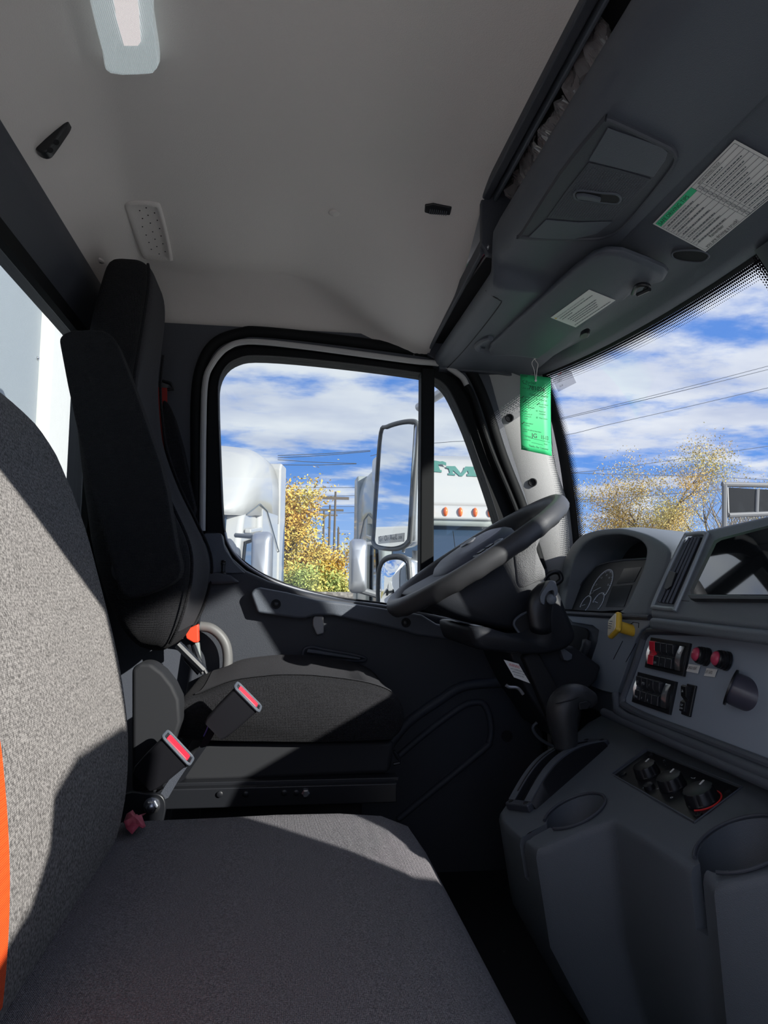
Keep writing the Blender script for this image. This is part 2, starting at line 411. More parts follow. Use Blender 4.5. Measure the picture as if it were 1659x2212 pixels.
# rear wall + rear window ------------------------------------------
def xplane(a, b, t): return V((t, a, b))
O_ = [(.15, 0), (2.16, 0), (2.16, 1.47), (.15, 1.47)]
I_ = [(a+1.165, b+1.115) for a, b in rrect(.795, .262, .07)]
rear = struct(mo('wall_rear', *ring_g(O_, I_, xplane, -.50, -.55), BLM if False else PLA), 'dark plastic rear cab wall')
prism('trim_1', [(-.455, .2, 1.50), (-.455, .2, 1.455), (-.490, .2, 1.385), (-.505, .2, 1.385), (-.505, .2, 1.50)], (0, 1.93, 0), PLA, bevel=.006)['kind'] = 'structure'
wr = struct(mo('window_3', *ring_g([(a+1.165, b+1.115) for a, b in rrect(.81, .277, .08)], [(a+1.165, b+1.115) for a, b in rrect(.775, .242, .06)], xplane, -.488, -.505), RUB), 'rear cab window with black rubber seal')
o = box('glass_pane', (-.507, .39, .872), (-.503, 1.94, 1.358), GLS, wr)

# left wall (body side around the door) ----------------------------
YD = 2.12
doorline = [(437, 1147), (438, 1040), (439, 931), (443, 827), (459, 785), (489, 752), (536, 738), (651, 748), (883, 779), (952, 787), (995, 812), (1022, 854), (1060, 970), (1110, 1090), (1150, 1200), (1180, 1320)]
dl2 = px2y(doorline, YD-.03)
body_in = [(dl2[0][0], .06)]+dl2+[(dl2[-1][0]+.02, .06)]
body_out = [(-.50, 0), (1.15, 0), (1.15, .86), (.86, .88), (.76, 1.44), (.60, 1.50), (-.50, 1.50)]
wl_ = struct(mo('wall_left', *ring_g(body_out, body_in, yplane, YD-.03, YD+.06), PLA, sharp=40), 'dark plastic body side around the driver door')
# rounded inner lip around the door opening
lip = [PY(a, b, YD-.03) for a, b in [(426, 1150), (424, 1000), (425, 850), (440, 778), (470, 738), (520, 720), (560, 717), (700, 731), (933, 762), (985, 775), (1018, 805), (1048, 870), (1085, 985), (1130, 1100), (1170, 1230)]]
tube('pillar_lip', cat(lip, 5, False), .016, RUB, wl_, seg=12)
seal = [PY(a, b, YD-.045) for a, b in doorline[:-5]+[(1008, 832)]]
tube('door_seal', cat([PY(a, b, YD-.045) for a, b in [(1008, 832), (1022, 858), (1060, 970), (1110, 1090), (1150, 1200)]], 5, False), .008, RUB, wl_, seg=10)
tube('door_seal', cat(seal, 5, False), .0085, LGT, wl_, seg=10, label='light grey rubber door seal')
# belt anchor on B pillar and dark red webbing
be = thing('seat_belt', 'dark red seat belt strap hanging from the pillar behind the driver seat', 'seat belt', PY(360, 860, 2.07))
tube('anchor_bolt', [PY(352, 830, 2.09), PY(352, 830, 2.06)], .014, BLK, be, seg=16)
tube('guide_loop', [PY(348, 822, 2.06), PY(368, 828, 2.06), PY(374, 840, 2.06), PY(350, 842, 2.06)], .005, BLK, be, seg=8)
prism('strap', [PY(337, 836, 2.055), PY(361, 838, 2.055), PY(362, 1100, 2.055), PY(338, 1100, 2.055)], (0, .003, 0), DRED, be, label='dark red woven strap')

# door --------------------------------------------------------------
glasso = [(551, 773), (640, 778), (780, 793), (904, 810), (929, 818), (955, 833), (975, 862), (1006, 931), (1035, 1012), (1060, 1086), (1085, 1170), (1105, 1250), (1108, 1320), (1080, 1350), (1000, 1340), (920, 1322), (829, 1303), (729, 1290), (663, 1275), (613, 1259), (575, 1243), (547, 1227), (509, 1196), (490, 1163), (482, 1117), (476, 990), (472, 874), (474, 827), (489, 796), (515, 779)]
gl2 = [(p.x, p.y) for p in cat([(a, b, 0) for a, b in px2y(glasso, YD)], 3)]
door_out = [(dl2[0][0]-.0, .07)]+[(a, b) for a, b in dl2]+[(dl2[-1][0]+.015, .07)]
dr = struct(mo('door_1', *ring_g(door_out, gl2, yplane, YD-.005, YD+.05), RUB, sharp=35), 'driver door with black window frame')
# inner frame step
fr_o = px2y([(447, 1120), (449, 931), (453, 830), (468, 790), (494, 762), (536, 750), (651, 759), (883, 790), (950, 799), (985, 822), (1012, 866), (1050, 985), (1098, 1105), (1135, 1210), (1140, 1400), (450, 1400)], YD-.02)
mo('window_frame', *ring_g(fr_o, gl2, yplane, YD-.022, YD-.005), RUB, dr, label='black rubber window frame')
tube('frame_bead', [V((a, YD-.023, b)) for a, b in gl2], .0022, BLK, dr, seg=8, closed=True)
# light glazing line below glass
tube('glass_run', cat([PY(a, b, YD-.03) for a, b in [(486, 1150), (492, 1172), (511, 1202), (548, 1233), (613, 1264), (729, 1295), (829, 1309), (920, 1328)]], 5, False), .004, SIL, dr, seg=8)
box('division_bar', (PY(905, 1000, YD).x, YD-.03, PY(905, 1345, YD).z), (PY(934, 1000, YD).x, YD+.02, PY(920, 800, YD).z), RUB, dr, bevel=.005)
w1 = struct(prism('window_2', [V((a, YD+.012, b)) for a, b in gl2], (0, .004, 0), GLS, sharp=35), 'driver door glass')
# door card
card = [(437, 1150), (480, 1151), (484, 1175), (500, 1205), (530, 1232), (580, 1255), (650, 1276), (729, 1293), (829, 1307), (930, 1326), (1040, 1350), (1160, 1370), (1200, 2000), (330, 2000), (400, 1500), (430, 1300)]
ddc = [PY(a, b, YD-.075) for a, b in card]
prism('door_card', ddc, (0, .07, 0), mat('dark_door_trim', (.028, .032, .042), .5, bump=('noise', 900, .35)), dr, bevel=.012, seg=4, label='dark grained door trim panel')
beam = [(541, 1283), (548, 1272), (562, 1269), (620, 1280), (684, 1296), (740, 1301), (850, 1318), (912, 1328), (944, 1348), (1055, 1368), (1056, 1392), (940, 1378), (900, 1373), (866, 1362), (720, 1330), (680, 1330), (660, 1337), (640, 1336), (556, 1324)]
prism('armrest_beam', [PY(a, b, YD-.115) for a, b in beam], (0, .05, 0), PLB, dr, bevel=.010, seg=4, label='long grey armrest beam across the door')
for a, b, r in ((596, 1305, .013), (877, 1345, .013)):
    p = PY(a, b, YD-.116)
    lathe('screw_recess', p, (0, -1, 0), [(0, r), (.002, r), (.002, r*.75), (-.006, r*.7)], BLM, dr, seg=20)
    lathe('screw', p+V((0, .003, 0)), (0, -1, 0), [(0, r*.5), (.004, r*.5), (.005, r*.3)], BLK, dr, seg=12)
tube('handle_recess', cat([PY(a, b, YD-.082) for a, b in [(655, 1420), (658, 1402), (676, 1398), (700, 1403), (780, 1418), (785, 1427), (740, 1426), (670, 1420)]], 4), .005, PLA, dr, seg=8, closed=True)
prism('pull_handle', [PY(a, b, YD-.098) for a, b in [(664, 1402), (690, 1405), (780, 1421), (778, 1426), (690, 1414), (662, 1410)]], (0, .028, 0), PLB, dr, bevel=.004, label='slim grey interior door handle')
g = prism_g([PY(a, b, YD-.10) for a, b in [(676, 1336), (680, 1330), (699, 1331), (700, 1368), (685, 1372), (676, 1352)]], (0, .03, 0)); mo('beam_bracket', *g, PIL, dr, bevel=.004, label='pale bracket below the armrest beam')
tube('lower_ridge', cat([PY(a, b, YD-.078) for a, b in [(820, 1640), (876, 1566), (947, 1514), (997, 1484), (1055, 1476), (1110, 1474)]], 5, False), .014, PLA, dr, seg=12)
tube('pocket_rim', cat([PY(a, b, YD-.080) for a, b in [(862, 1632), (934, 1572), (997, 1527), (1022, 1518), (1043, 1520), (1056, 1542), (1061, 1575), (1057, 1601), (1045, 1618), (916, 1724), (860, 1770)]], 5, False), .009, PLA, dr, seg=12, label='rim of the lower door pocket')
lathe('speaker_plug', PY(1095, 1590, YD-.076), (0, -1, 0), [(0, .016), (.003, .016), (.003, .012), (-.002, .011)], BLM, dr, seg=20)
lk = thing('door_lock_pin', 'small black door lock pin standing on the window sill', 'lock pin', PY(482, 1240, YD-.09))
lathe('pin', PY(482, 1240, YD-.09), (0, 0, 1), [(0, .010), (.004, .009), (.006, .005), (.024, .0048), (.026, .0065), (.029, .0065), (.031, .005), (.034, .0065), (.037, .005), (.038, .001)], BLK, lk, seg=20)
prism('sill_shelf', [PY(a, b, YD-.075) for a, b in [(440, 1240), (470, 1236), (500, 1243), (520, 1258), (480, 1262), (437, 1262)]], (0, -.03, 0), PLA, dr, bevel=.008)
prism('corner_cover', [PY(a, b, YD-.078) for a, b in [(441, 1153), (479, 1153), (486, 1185), (506, 1215), (530, 1238), (470, 1240), (440, 1236)]], (0, -.006, 0), PLB, dr, bevel=.003)
# grab tube behind the seat
gt = tag(tube('grab_tube', cat([PY(a, b, 2.0) for a, b in [(432, 1353), (455, 1357), (475, 1372), (488, 1394), (492, 1425), (488, 1470)]], 6, False), .013, mat('mid_grey_tube', (.12, .12, .12), .5), seg=16), 'light grey curved tube beside the door behind the driver seat', 'tube')
ob = thing('belt_buckle', 'bright orange-red seat belt buckle behind the driver seat', 'buckle', PY(416, 1380, 1.95))
prism('buckle_body', [PY(a, b, 1.95) for a, b in [(398, 1362), (428, 1348), (429, 1388), (418, 1389), (402, 1380)]], (0, .03, 0), mat('orange_red_plastic', (.9, .07, .03), .3), ob, bevel=.004)
prism('buckle_stem', [PY(a, b, 1.955) for a, b in [(420, 1388), (430, 1388), (436, 1450), (424, 1450)]], (0, .02, 0), WPB, ob, bevel=.003)

# A pillar ------------------------------------------------------------
lft = [PY(a, b, 2.105) for a, b in [(985, 770), (1025, 800), (1054, 880), (1084, 965), (1118, 1075), (1152, 1190), (1185, 1300)]]
rgt = [PY(a, b, 2.065) for a, b in [(1185, 760), (1187, 800), (1190, 890), (1197, 990), (1226, 1085), (1256, 1180), (1290, 1290)]]
secs = []
for a, b in zip(cat(lft, 4, False), cat(rgt, 4, False)):
    m_ = (a+b)/2+V((-.006, -.016, 0)); q1 = a+(b-a)*.2+V((-.003, -.010, 0)); q3 = a+(b-a)*.82+V((-.002, -.011, 0))
    secs.append([a+V((0, .04, 0)), a, q1, m_, q3, b, b+V((0.01, .05, 0))])
pil = struct(loft('trim_2', secs, PIL, sharp=0), 'grey grained A-pillar trim')
def onobj(o, px, py):
    from mathutils.bvhtree import BVHTree
    t = BVHTree.FromPolygons([v.co+WL[o.name] for v in o.data.vertices], [tuple(p.vertices) for p in o.data.polygons])
    h_ = t.ray_cast(CAM, ray(px, py).normalized()); return h_[0], (h_[1] if h_[1].y < 0 else -h_[1])
for a, b in ((1101, 903), (1151, 1042)):
    p, n_ = onobj(pil, a, b)
    lathe('screw_hole', p+n_*.0005, n_, [(0, .0125), (.004, .0125), (.005, .010), (.001, .009)], BLM, pil, seg=20)

# windshield ---------------------------------------------------------
def ws(u, v):
    y = .22+1.86*u; s = y-1.15
    bt = V((1.09-.30*s*s, y, .85)); tp = V((.803-.066*s*s, y, 1.361+.045*(s/.93)**2))
    p = bt.lerp(tp, v); p += V((.02*math.sin(v*PI), 0, 0)); return p
def grid(f, nu, nv):
    vs = [f(i/nu, j/nv) for i in range(nu+1) for j in range(nv+1)]
    fs = [(i*(nv+1)+j, i*(nv+1)+j+1, (i+1)*(nv+1)+j+1, (i+1)*(nv+1)+j) for i in range(nu) for j in range(nv)]
    return vs, fs
w2 = struct(mo('window_1', *grid(ws, 40, 20), GLS, sharp=0), 'curved front windshield')
# dotted ceramic band printed on the glass edge
fm = bpy.data.materials.new('dotted_black_band'); fm.use_nodes = True; nt = fm.node_tree; nt.nodes.clear(); N = nt.nodes.new; L = nt.links.new
o_ = N('ShaderNodeOutputMaterial'); mxs = N('ShaderNodeMixShader'); tr = N('ShaderNodeBsdfTransparent'); df = N('ShaderNodeBsdfDiffuse'); df.inputs[0].default_value = (.012, .012, .014, 1)
uv = N('ShaderNodeUVMap'); su = N('ShaderNodeSeparateXYZ'); L(uv.outputs[0], su.inputs[0])
row = mth('FLOOR', su.outputs[1]); fx = mth('SUBTRACT', mth('FRACT', mth('ADD', su.outputs[0], mth('MULTIPLY', row, .5))), .5); fy = mth('SUBTRACT', mth('FRACT', su.outputs[1]), .5)
dist = mth('SQRT', mth('ADD', mth('MULTIPLY', fx, fx), mth('MULTIPLY', fy, fy)))
rad = mth('SUBTRACT', .62, mth('MULTIPLY', mth('ADD', row, .5), .078))
L(mth('LESS_THAN', dist, rad), mxs.inputs[0]); L(tr.outputs[0], mxs.inputs[1]); L(df.outputs[0], mxs.inputs[2]); L(mxs.outputs[0], o_.inputs[0])
def band(name, f, n, rows, pitch):
    """f(s, d): point at arc position s (0..1) and distance d inwards"""
    vs = []; fs = []; uvs = []; L0 = 0; prev = None; us = []
    for i in range(n+1):
        p = f(i/n, 0)
        if prev is not None: L0 += (p-prev).length
        prev = p; us.append(L0/pitch)
    for i in range(n+1):
        vs += [f(i/n, 0), f(i/n, rows*pitch)]
    for i in range(n): fs.append((2*i, 2*i+1, 2*i+3, 2*i+2))
    o = mo(name, vs, fs, fm, w2, flat=True)
    uvl = o.data.uv_layers.new(name='UVMap'); c = WL[o.name]
    for p in o.data.polygons:
        for li in p.loop_indices:
            vi = o.data.loops[li].vertex_index; co = o.data.vertices[vi].co+c
            best = min(range(len(vs)), key=lambda q: (vs[q]-co).length)
            uvl.data[li].uv = (us[best//2], rows*(best % 2))
    return o
def wn(u, v):
    a = ws(min(u+.01, 1), v)-ws(max(u-.01, 0), v); b = ws(u, min(v+.02, 1))-ws(u, max(v-.02, 0)); n = a.cross(b).normalized()
    return n if n.x < 0 else -n
def ftop(s, d): 
    u = .02+.96*s; p0, p1 = ws(u, .975), ws(u, .5); return p0+(p1-p0).normalized()*d+wn(u, .9)*.002
def fside(s, d):
    v = .02+.95*(1-s); p0, p1 = ws(.978, v), ws(.6, v); return p0+(p1-p0).normalized()*d+wn(.97, v)*.002
band('frit_band', ftop, 60, 6, .0056); band('frit_band', fside, 40, 6, .0056)
vs, fs = [], []
g1 = grid(lambda a, b: ws(.0+a, .975+.025*b)+wn(min(.99, a), .9)*.002, 40, 2); g2 = grid(lambda a, b: ws(.978+.022*a, b)+wn(.97, .5)*.002, 2, 20)
mo('black_border', *join(g1, g2), BLM, w2, flat=True)
def fctr(s, d):
    v = .97*(1-s)+.02; return ws(.495+d/1.86, v)+wn(.50, v)*.002
band('frit_band', fctr, 40, 5, .0056)
g1 = grid(lambda a, b: ws(.437+.059*a, b)+wn(.5, min(.99, b))*.002, 2, 20); mo('black_border', *g1, BLM, w2, flat=True)
secs = []
for k in range(21):
    v = -.02+1.04*k/20; c = ws(.464, max(0, min(1, v))); n_ = wn(.464, max(.03, min(.97, v)))
    secs.append([c+V((0, a, 0))+n_*b_ for a, b_ in [(-.036, .004), (-.034, .024), (-.022, .034), (.022, .034), (.034, .024), (.036, .004), (.036, -.012), (-.036, -.012)]])
struct(loft('trim_6', secs, PLA, sharp=40), 'dark centre post of the windshield')
# floor, firewall, passenger side rail
struct(box('floor', (-.55, .15, -.04), (1.15, 2.16, 0), BLM), 'black cab floor')
struct(box('wall_front', (1.12, .15, 0), (1.16, 2.16, .84), BLM), 'dark firewall behind the dashboard')
struct(box('trim_3', (-.55, .13, 1.345), (.80, .21, 1.64), PLA, bevel=.02), 'passenger side roof rail')
struct(box('roof_1', (-.56, .13, 1.645), (.86, 2.20, 1.67), WPA, bevel=.01), 'white cab roof skin')
prism('trim_4', [(.70, .15, 1.42), (.80, .15, 1.42), (.90, .15, .84), (.78, .15, .84)], (0, .07, 0), PLA, bevel=.01)['kind'] = 'structure'
struct(prism('wall_right', [(.74, .15, 0), (1.15, .15, 0), (1.15, .15, .85), (.78, .15, .85)], (0, .05, 0), PLA), 'passenger side cowl panel')
struct(box('trim_5', (-.56, .13, 0), (-.46, .20, 1.45), PLA, bevel=.01), 'passenger side rear pillar')
# ================================================================ SEATS
def interp(tab, z):
    for a, b in zip(tab, tab[1:]):
        if a[0] <= z <= b[0]:
            t = (z-a[0])/(b[0]-a[0]); return [a[i]+(b[i]-a[i])*t for i in range(1, len(a))]
    return list((tab[0] if z < tab[0][0] else tab[-1])[1:])
def smooth_tab(tab, n=6):
    return [tuple(v) for v in catN(tab, n)]
def catN(tab, n):
    out = []; N_ = len(tab)
    for i in range(N_-1):
        p0, p1, p2, p3 = tab[max(i-1, 0)], tab[i], tab[i+1], tab[min(i+2, N_-1)]
        for k in range(n):
            t = k/n
            out.append([.5*((2*b)+(c-a)*t+(2*a-5*b+4*c-d)*t*t+(b*3-a-3*c+d)*t**3) for a, b, c, d in zip(p0, p1, p2, p3)])
    out.append(list(tab[-1])); return out
# ---- driver seat
YS = 1.80
ds = thing('driver_seat', 'black fabric high-back driver seat with a tall folded-up armrest', 'seat', (0, YS, 0))
def se(t, n): c, s = math.cos(t), math.sin(t); return (abs(c)**(2/n)*(1 if c >= 0 else -1), abs(s)**(2/n)*(1 if s >= 0 else -1))
# z, xback, xfront, halfwidth, dish depth of front face
tab = [(.625, -.285, -.255, .10, 0), (.645, -.315, -.232, .17, .0), (.70, -.352, -.205, .215, .010), (.78, -.385, -.186, .235, .022), (.85, -.405, -.190, .24, .030), (.93, -.418, -.226, .242, .036), (1.02, -.432, -.272, .240, .036), (1.12, -.446, -.310, .232, .030), (1.20, -.450, -.322, .205, .018), (1.28, -.450, -.324, .160, .004), (1.36, -.442, -.318, .146, 0), (1.44, -.428, -.312, .140, 0), (1.495, -.415, -.318, .124, 0), (1.516, -.395, -.340, .085, 0)]
st = catN(tab, 4); secs = []
for z, xb, xf, hw, dish in st:
    s = []
    for k in range(48):
        a, b = se(2*PI*k/48, 4.2)
        x = (xb+xf)/2+a*(xf-xb)/2; y = YS+b*hw
        if a > 0: x -= dish*a*max(0, 1-(abs(b)/.75)**3)
        s.append((x, y, z))
    secs.append(s)
sb = loft('backrest', secs, FAB, ds, sharp=0)
# front insert panel (lighter fabric) follows the front face
secs = []
for z, xb, xf, hw, dish in st[6:]:
    s = []; 
    for k in range(17):
        b = -1+2*k/16; w_ = .84
        x = xf-dish*max(0, 1-(abs(b*w_)/.75)**3)+.002 - .012*abs(b)**8
        if abs(b) > .97: x -= .01
        s.append((x, YS+b*w_*hw, z))
    secs.append(s)
loft('front_panel', secs[:-1], FABC, ds, cap=False, closed=False, sharp=0, label='smoother charcoal fabric front panel')
def edge(side, k0=4, k1=None, w_=.90, off=.004):
    out = []
    for z, xb, xf, hw, dish in st[k0:k1]:
        out.append(V((xf-.004+off-.002, YS+side*hw*w_, z)))
    return out
tube('piping', edge(-1, 4, -4, .93), .0035, FAB, ds, seg=8); tube('piping', edge(1, 4, -12, .93), .0035, FAB, ds, seg=8)
# armrests
arm = [(129, 745), (127, 731), (136, 720), (155, 713), (190, 711), (222, 713), (240, 722), (252, 742), (275, 800), (300, 868), (326, 945), (345, 1000), (360, 1060), (370, 1120), (380, 1180), (389, 1215), (390, 1232), (384, 1248), (368, 1262), (335, 1278), (300, 1290), (278, 1293), (264, 1286), (255, 1270), (240, 1215), (222, 1150), (200, 1070), (178, 980), (160, 900), (145, 830)]
prism('armrest', [PY(a, b, 1.47) for a, b in arm], (0, .062, 0), FAB, ds, bevel=.014, seg=5, label='thick black fabric armrest folded upright')
prism('armrest', [PY(a, b, 2.045) for a, b in [(352, 862), (362, 868), (376, 900), (394, 962), (410, 1040), (424, 1100), (420, 1116), (408, 1110), (380, 1060), (356, 980), (348, 900)]], (0, .05, 0), FAB, ds, bevel=.012, seg=4, label='far armrest folded upright')
tube('armrest_pivot', [(-.30, 1.50, .80), (-.30, 1.58, .80)], .03, BLK, ds, seg=20)
# cushion
prof = [(382, 1600), (376, 1560), (374, 1528), (392, 1512), (425, 1502), (453, 1490), (500, 1472), (560, 1463), (609, 1459), (670, 1460), (732, 1466), (790, 1475), (834, 1488), (862, 1505), (877, 1528), (880, 1556), (873, 1582), (856, 1600), (840, 1607), (700, 1612), (560, 1610), (470, 1608)]
pp = [PY(a, b, 1.56) for a, b in prof]; cx_ = sum(p.x for p in pp)/len(pp); cz_ = .50
pc = cat(pp, 3); secs = []
for k in range(25):
    t = -1+2*k/24; yy = YS+t*.245
    e_ = (1-abs(t)**6)**.5 if abs(t) < 1 else 0
    s_ = .90+.10*e_ if abs(t) > .6 else 1
    dip = .035*max(0, 1-(abs(t)/.8)**2)
    s = []
    for p in pc:
        up = max(0, (p.z-.52)/.06)
        lift = .012*t*max(0, t) 
        s.append((cx_+(p.x-cx_)*(.94+.06*e_), yy, cz_+(p.z-cz_)*(.82+.18*e_)-dip*min(1, up)*(1 if p.x < .18 else .6)))
    secs.append(s)
loft('cushion', secs, FAB, ds, sharp=0)
# charcoal centre panel on the cushion top
top = [p for p in pc if p.z > .545 and p.x > -.22]; top.sort(key=lambda p: p.x); secs = []
for k in range(19):
    t = -.86+1.72*k/18; e_ = (1-abs(t)**6)**.5; dip = .035*max(0, 1-(abs(t)/.8)**2); s = []
    for p in top:
        up = max(0, (p.z-.52)/.06)
        s.append((cx_+(p.x-cx_)*(.94+.06*e_), YS+t*.245, cz_+(p.z-cz_)*(.82+.18*e_)-dip*min(1, up)*(1 if p.x < .18 else .6)+.0018))
    secs.append(s)
loft('seat_panel', secs, FABC, ds, cap=False, closed=False, sharp=0, label='smoother charcoal fabric centre of the seat cushion')
# base shroud, rails, mechanism
sh = [(448, 1602), (852, 1600), (852, 1618), (846, 1660), (838, 1673), (640, 1682), (480, 1690), (392, 1692), (388, 1640)]
prism('base_cover', [PY(a, b, 1.585) for a, b in sh], (0, .42, 0), BLM, ds, bevel=.012, label='black plastic suspension cover')
sh = [(284, 1712), (284, 1445), (300, 1432), (325, 1432), (352, 1452), (374, 1480), (388, 1510), (392, 1560), (380, 1600), (340, 1680), (310, 1720)]
prism('side_cover', [PY(a, b, 1.50) for a, b in sh], (0, .07, 0), BLM, ds, bevel=.010, seg=3, label='dark grey plastic hinge cover')
box('upper_rail', (PY(350, 1692, 1.56).x, 1.56, PY(500, 1697, 1.56).z), (PY(862, 1685, 1.56).x, 1.60, PY(500, 1688, 1.56).z), BLK, ds, bevel=.002)
box('lower_rail', (PY(330, 1692, 1.54).x, 1.54, PY(500, 1745, 1.54).z), (PY(858, 1685, 1.54).x, 1.60, PY(500, 1701, 1.54).z), BLK, ds, bevel=.003)
for a, b in ((475, 1715), (531, 1715), (614, 1712), (640, 1712)):
    lathe('bolt', PY(a, b, 1.54), (0, -1, 0), [(0, .006), (.004, .006), (.005, .004)], BLK, ds, seg=10)
lathe('bolt', PY(660, 1713, 1.54), (0, -1, 0), [(0, .0085), (.007, .0085), (.009, .006)], STL, ds, seg=6, label='shiny steel hex bolt')
g = [PY(a, b, 1.62) for a, b in [(850, 1622), (862, 1640), (864, 1648), (850, 1651)]]
tube('adjust_lever', g, .004, BLK, ds, seg=8)
box('seat_base', (-.16, 1.62, 0), (.18, 1.98, .34), BLM, ds, bevel=.01)
for k in range(3): tube('hose', [PY(395+12*k, 1395, 1.72), PY(402+14*k, 1425, 1.70), PY(430+8*k, 1455, 1.70)], .005, BLK, ds, seg=8)
tube('recliner_link', [PY(384, 1392, 1.68), PY(440, 1448, 1.68)], .009, BLK, ds, seg=8)
# seat belt buckles
def obox(o, ax, ay, az, a, b, c):
    """oriented box from corner o, unit axes, sizes"""
    o, ax, ay, az = V(o), V(ax), V(ay), V(az)
    return prism_g([o, o+ax*a, o+ax*a+ay*b, o+ay*b], az*c)
BUCKP = mat('buckle_black_plastic', (.012, .012, .015), .35)
def buckle(label, quad, y, tail, strap_w, hue_label):
    """quad: px of the end face: (tl, tr) top edge ends; body runs towards tail"""
    (a0, b0), (a1, b1) = quad
    P0, P1 = PY(a0, b0, y), PY(a1, b1, y)
    T = PY(*tail, y+.01)
    e = (P1-P0); w_ = e.length; e.normalize(); mid = (P0+P1)/2
    d = (T-mid); ln = d.length; d.normalize(); d = (d-d.dot(e)*e).normalized()
    n = e.cross(d).normalized()
    if n.y > 0: n = -n
    b = thing('seat_belt_buckle', label, 'buckle', mid, 'seat belt buckles beside the driver seat')
    th = .038
    secs = []
    for t, s in ((.0, .93), (.004, 1.0), (.10, .98), (.6, .92), (.9, .84), (1, .70)):
        c0 = mid+d*t*ln*.999+n*th*.5
        secs.append([c0+e*x*s+n*z_*(s if t < .9 else .8) for x, z_ in rrect(w_/2, th/2, .006, 3)])
    mo('buckle_body', *loft_g(secs), BUCKP, b, sharp=60)
    rim = [mid-d*.001+n*th*.5+e*x+n*z_ for x, z_ in rrect(w_/2+.001, th/2+.001, .007, 4)]
    tube('buckle_rim', rim, .003, PLB, b, seg=8, closed=True)
    vs, fs = prism_g([mid-d*.003+n*th*.5+e*x+n*z_ for x, z_ in rrect(w_/2-.0065, th/2-.0060, .004, 3)], d*.012)
    mo('release_button', vs, fs, RED, b, bevel=.0015, label='red press button')
    return b, mid, d, e, n, ln
b1, m1, d1, e1, n1, l1 = buckle('black seat belt buckle with red button, upper of the two, leaning forward', ((513, 1476), (562, 1526)), 1.47, (467, 1570), 0, '')
b2, m2, d2, e2, n2, l2 = buckle('black seat belt buckle with red button, lower of the two by the bolt', ((362, 1580), (416, 1638)), 1.46, (310, 1668), 0, '')
g = [m1+d1*l1*.98, PY(452, 1590, 1.48), PY(415, 1640, 1.485)]
def flat_strap(pts, wid, th, side):
    side = V(side).normalized(); return loft_g([[p-side*wid/2, p+side*wid/2, p+side*wid/2+V((0, -th, 0)), p-side*wid/2+V((0, -th, 0))] for p in pts])
mo('buckle_sleeve', *flat_strap([PY(462, 1572, 1.49), PY(440, 1610, 1.495), PY(412, 1650, 1.50), PY(385, 1690, 1.505)], .026, .006, (1, 0, .6)), BLK, b1)
tube('buckle_wire', [PY(452, 1562, 1.46), PY(446, 1578, 1.47), PY(440, 1590, 1.48)], .0014, mat('blue_wire', (.05, .08, .35), .5), b1, seg=6)
mo('buckle_sleeve', *flat_strap([PY(392, 1660, 1.44), PY(372, 1690, 1.44), PY(350, 1728, 1.44)], .026, .006, (1, 0, .45)), PLA, b2)
anc = thing('belt_anchor_bracket', 'black steel seat belt bracket with a shiny zinc hex bolt', 'bracket', PY(330, 1735, 1.42))
bk = cat([PY(a, b, 1.425) for a, b in [(270, 1716), (320, 1714), (345, 1716), (357, 1732), (356, 1760), (340, 1790), (270, 1790)]], 3)
prism('bracket_plate', bk, (0, .010, 0), BLK, anc, bevel=.003)
p = PY(328, 1740, 1.425)
box('bracket_foot', (p.x-.03, p.y+.002, 0), (p.x+.02, p.y+.012, p.z-.02), BLK, anc)
lathe('washer', p, (0, -1, 0), [(0, .0145), (.003, .0145), (.0035, .012)], STL, anc, seg=24)
lathe('hex_bolt', p+V((0, -.003, 0)), (0, -1, 0), [(0, .0115), (.008, .0115), (.010, .009)], STL, anc, seg=6)
lathe('bolt_tip', p+V((0, -.012, 0)), (0, -1, 0), [(0, .006), (.006, .006), (.007, .004)], STL, anc, seg=12)

# ---- passenger bench
bn = thing('passenger_bench', 'wide heather grey and charcoal fabric passenger bench seat', 'bench', (0, .75, 0))
# cushion: cross-section in XZ swept along y
cs = [(-.30, .30), (-.30, .385), (-.262, .400), (-.20, .402), (-.10, .403), (0, .405), (.10, .404), (.17, .398), (.215, .380), (.240, .345), (.245, .30), (.235, .25)]
def bench_y(t): return .26+1.04*t
secs = []
for k in range(41):
    t = k/40; y = bench_y(t); e = min(1, (1-t)*1.04/.07); e = (1-(1-e)**2.5)**.5 if e < 1 else 1
    e0 = min(1, t*1.04/.06); e0 = (1-(1-e0)**2.5)**.5; e = min(e, e0)
    s = []
    for x, z in cs:
        fx = -.02+(x+.02)*(.86+.14*e) if x > 0 else x
        # far corner of the cushion is rounded in plan
        r = .10; dy = max(0, y-(1.30-r)); lim = .245-(r-math.sqrt(max(0, r*r-dy*dy))) if dy > 0 else .30
        fx = min(fx, lim) if x > 0 else fx
        fx += -.035*(y-.7) *(1 if x > .1 else 0)*-1*0
        s.append((fx, y, z-(1-e)*.055*(1 if z > .33 else 0)-.010*(t-.75)**2*0))
    secs.append(s)
loft('cushion', secs, BENC, bn, sharp=0)
box('bench_box', (-.46, .30, 0), (.17, 1.24, .31), BLM, bn, bevel=.02)
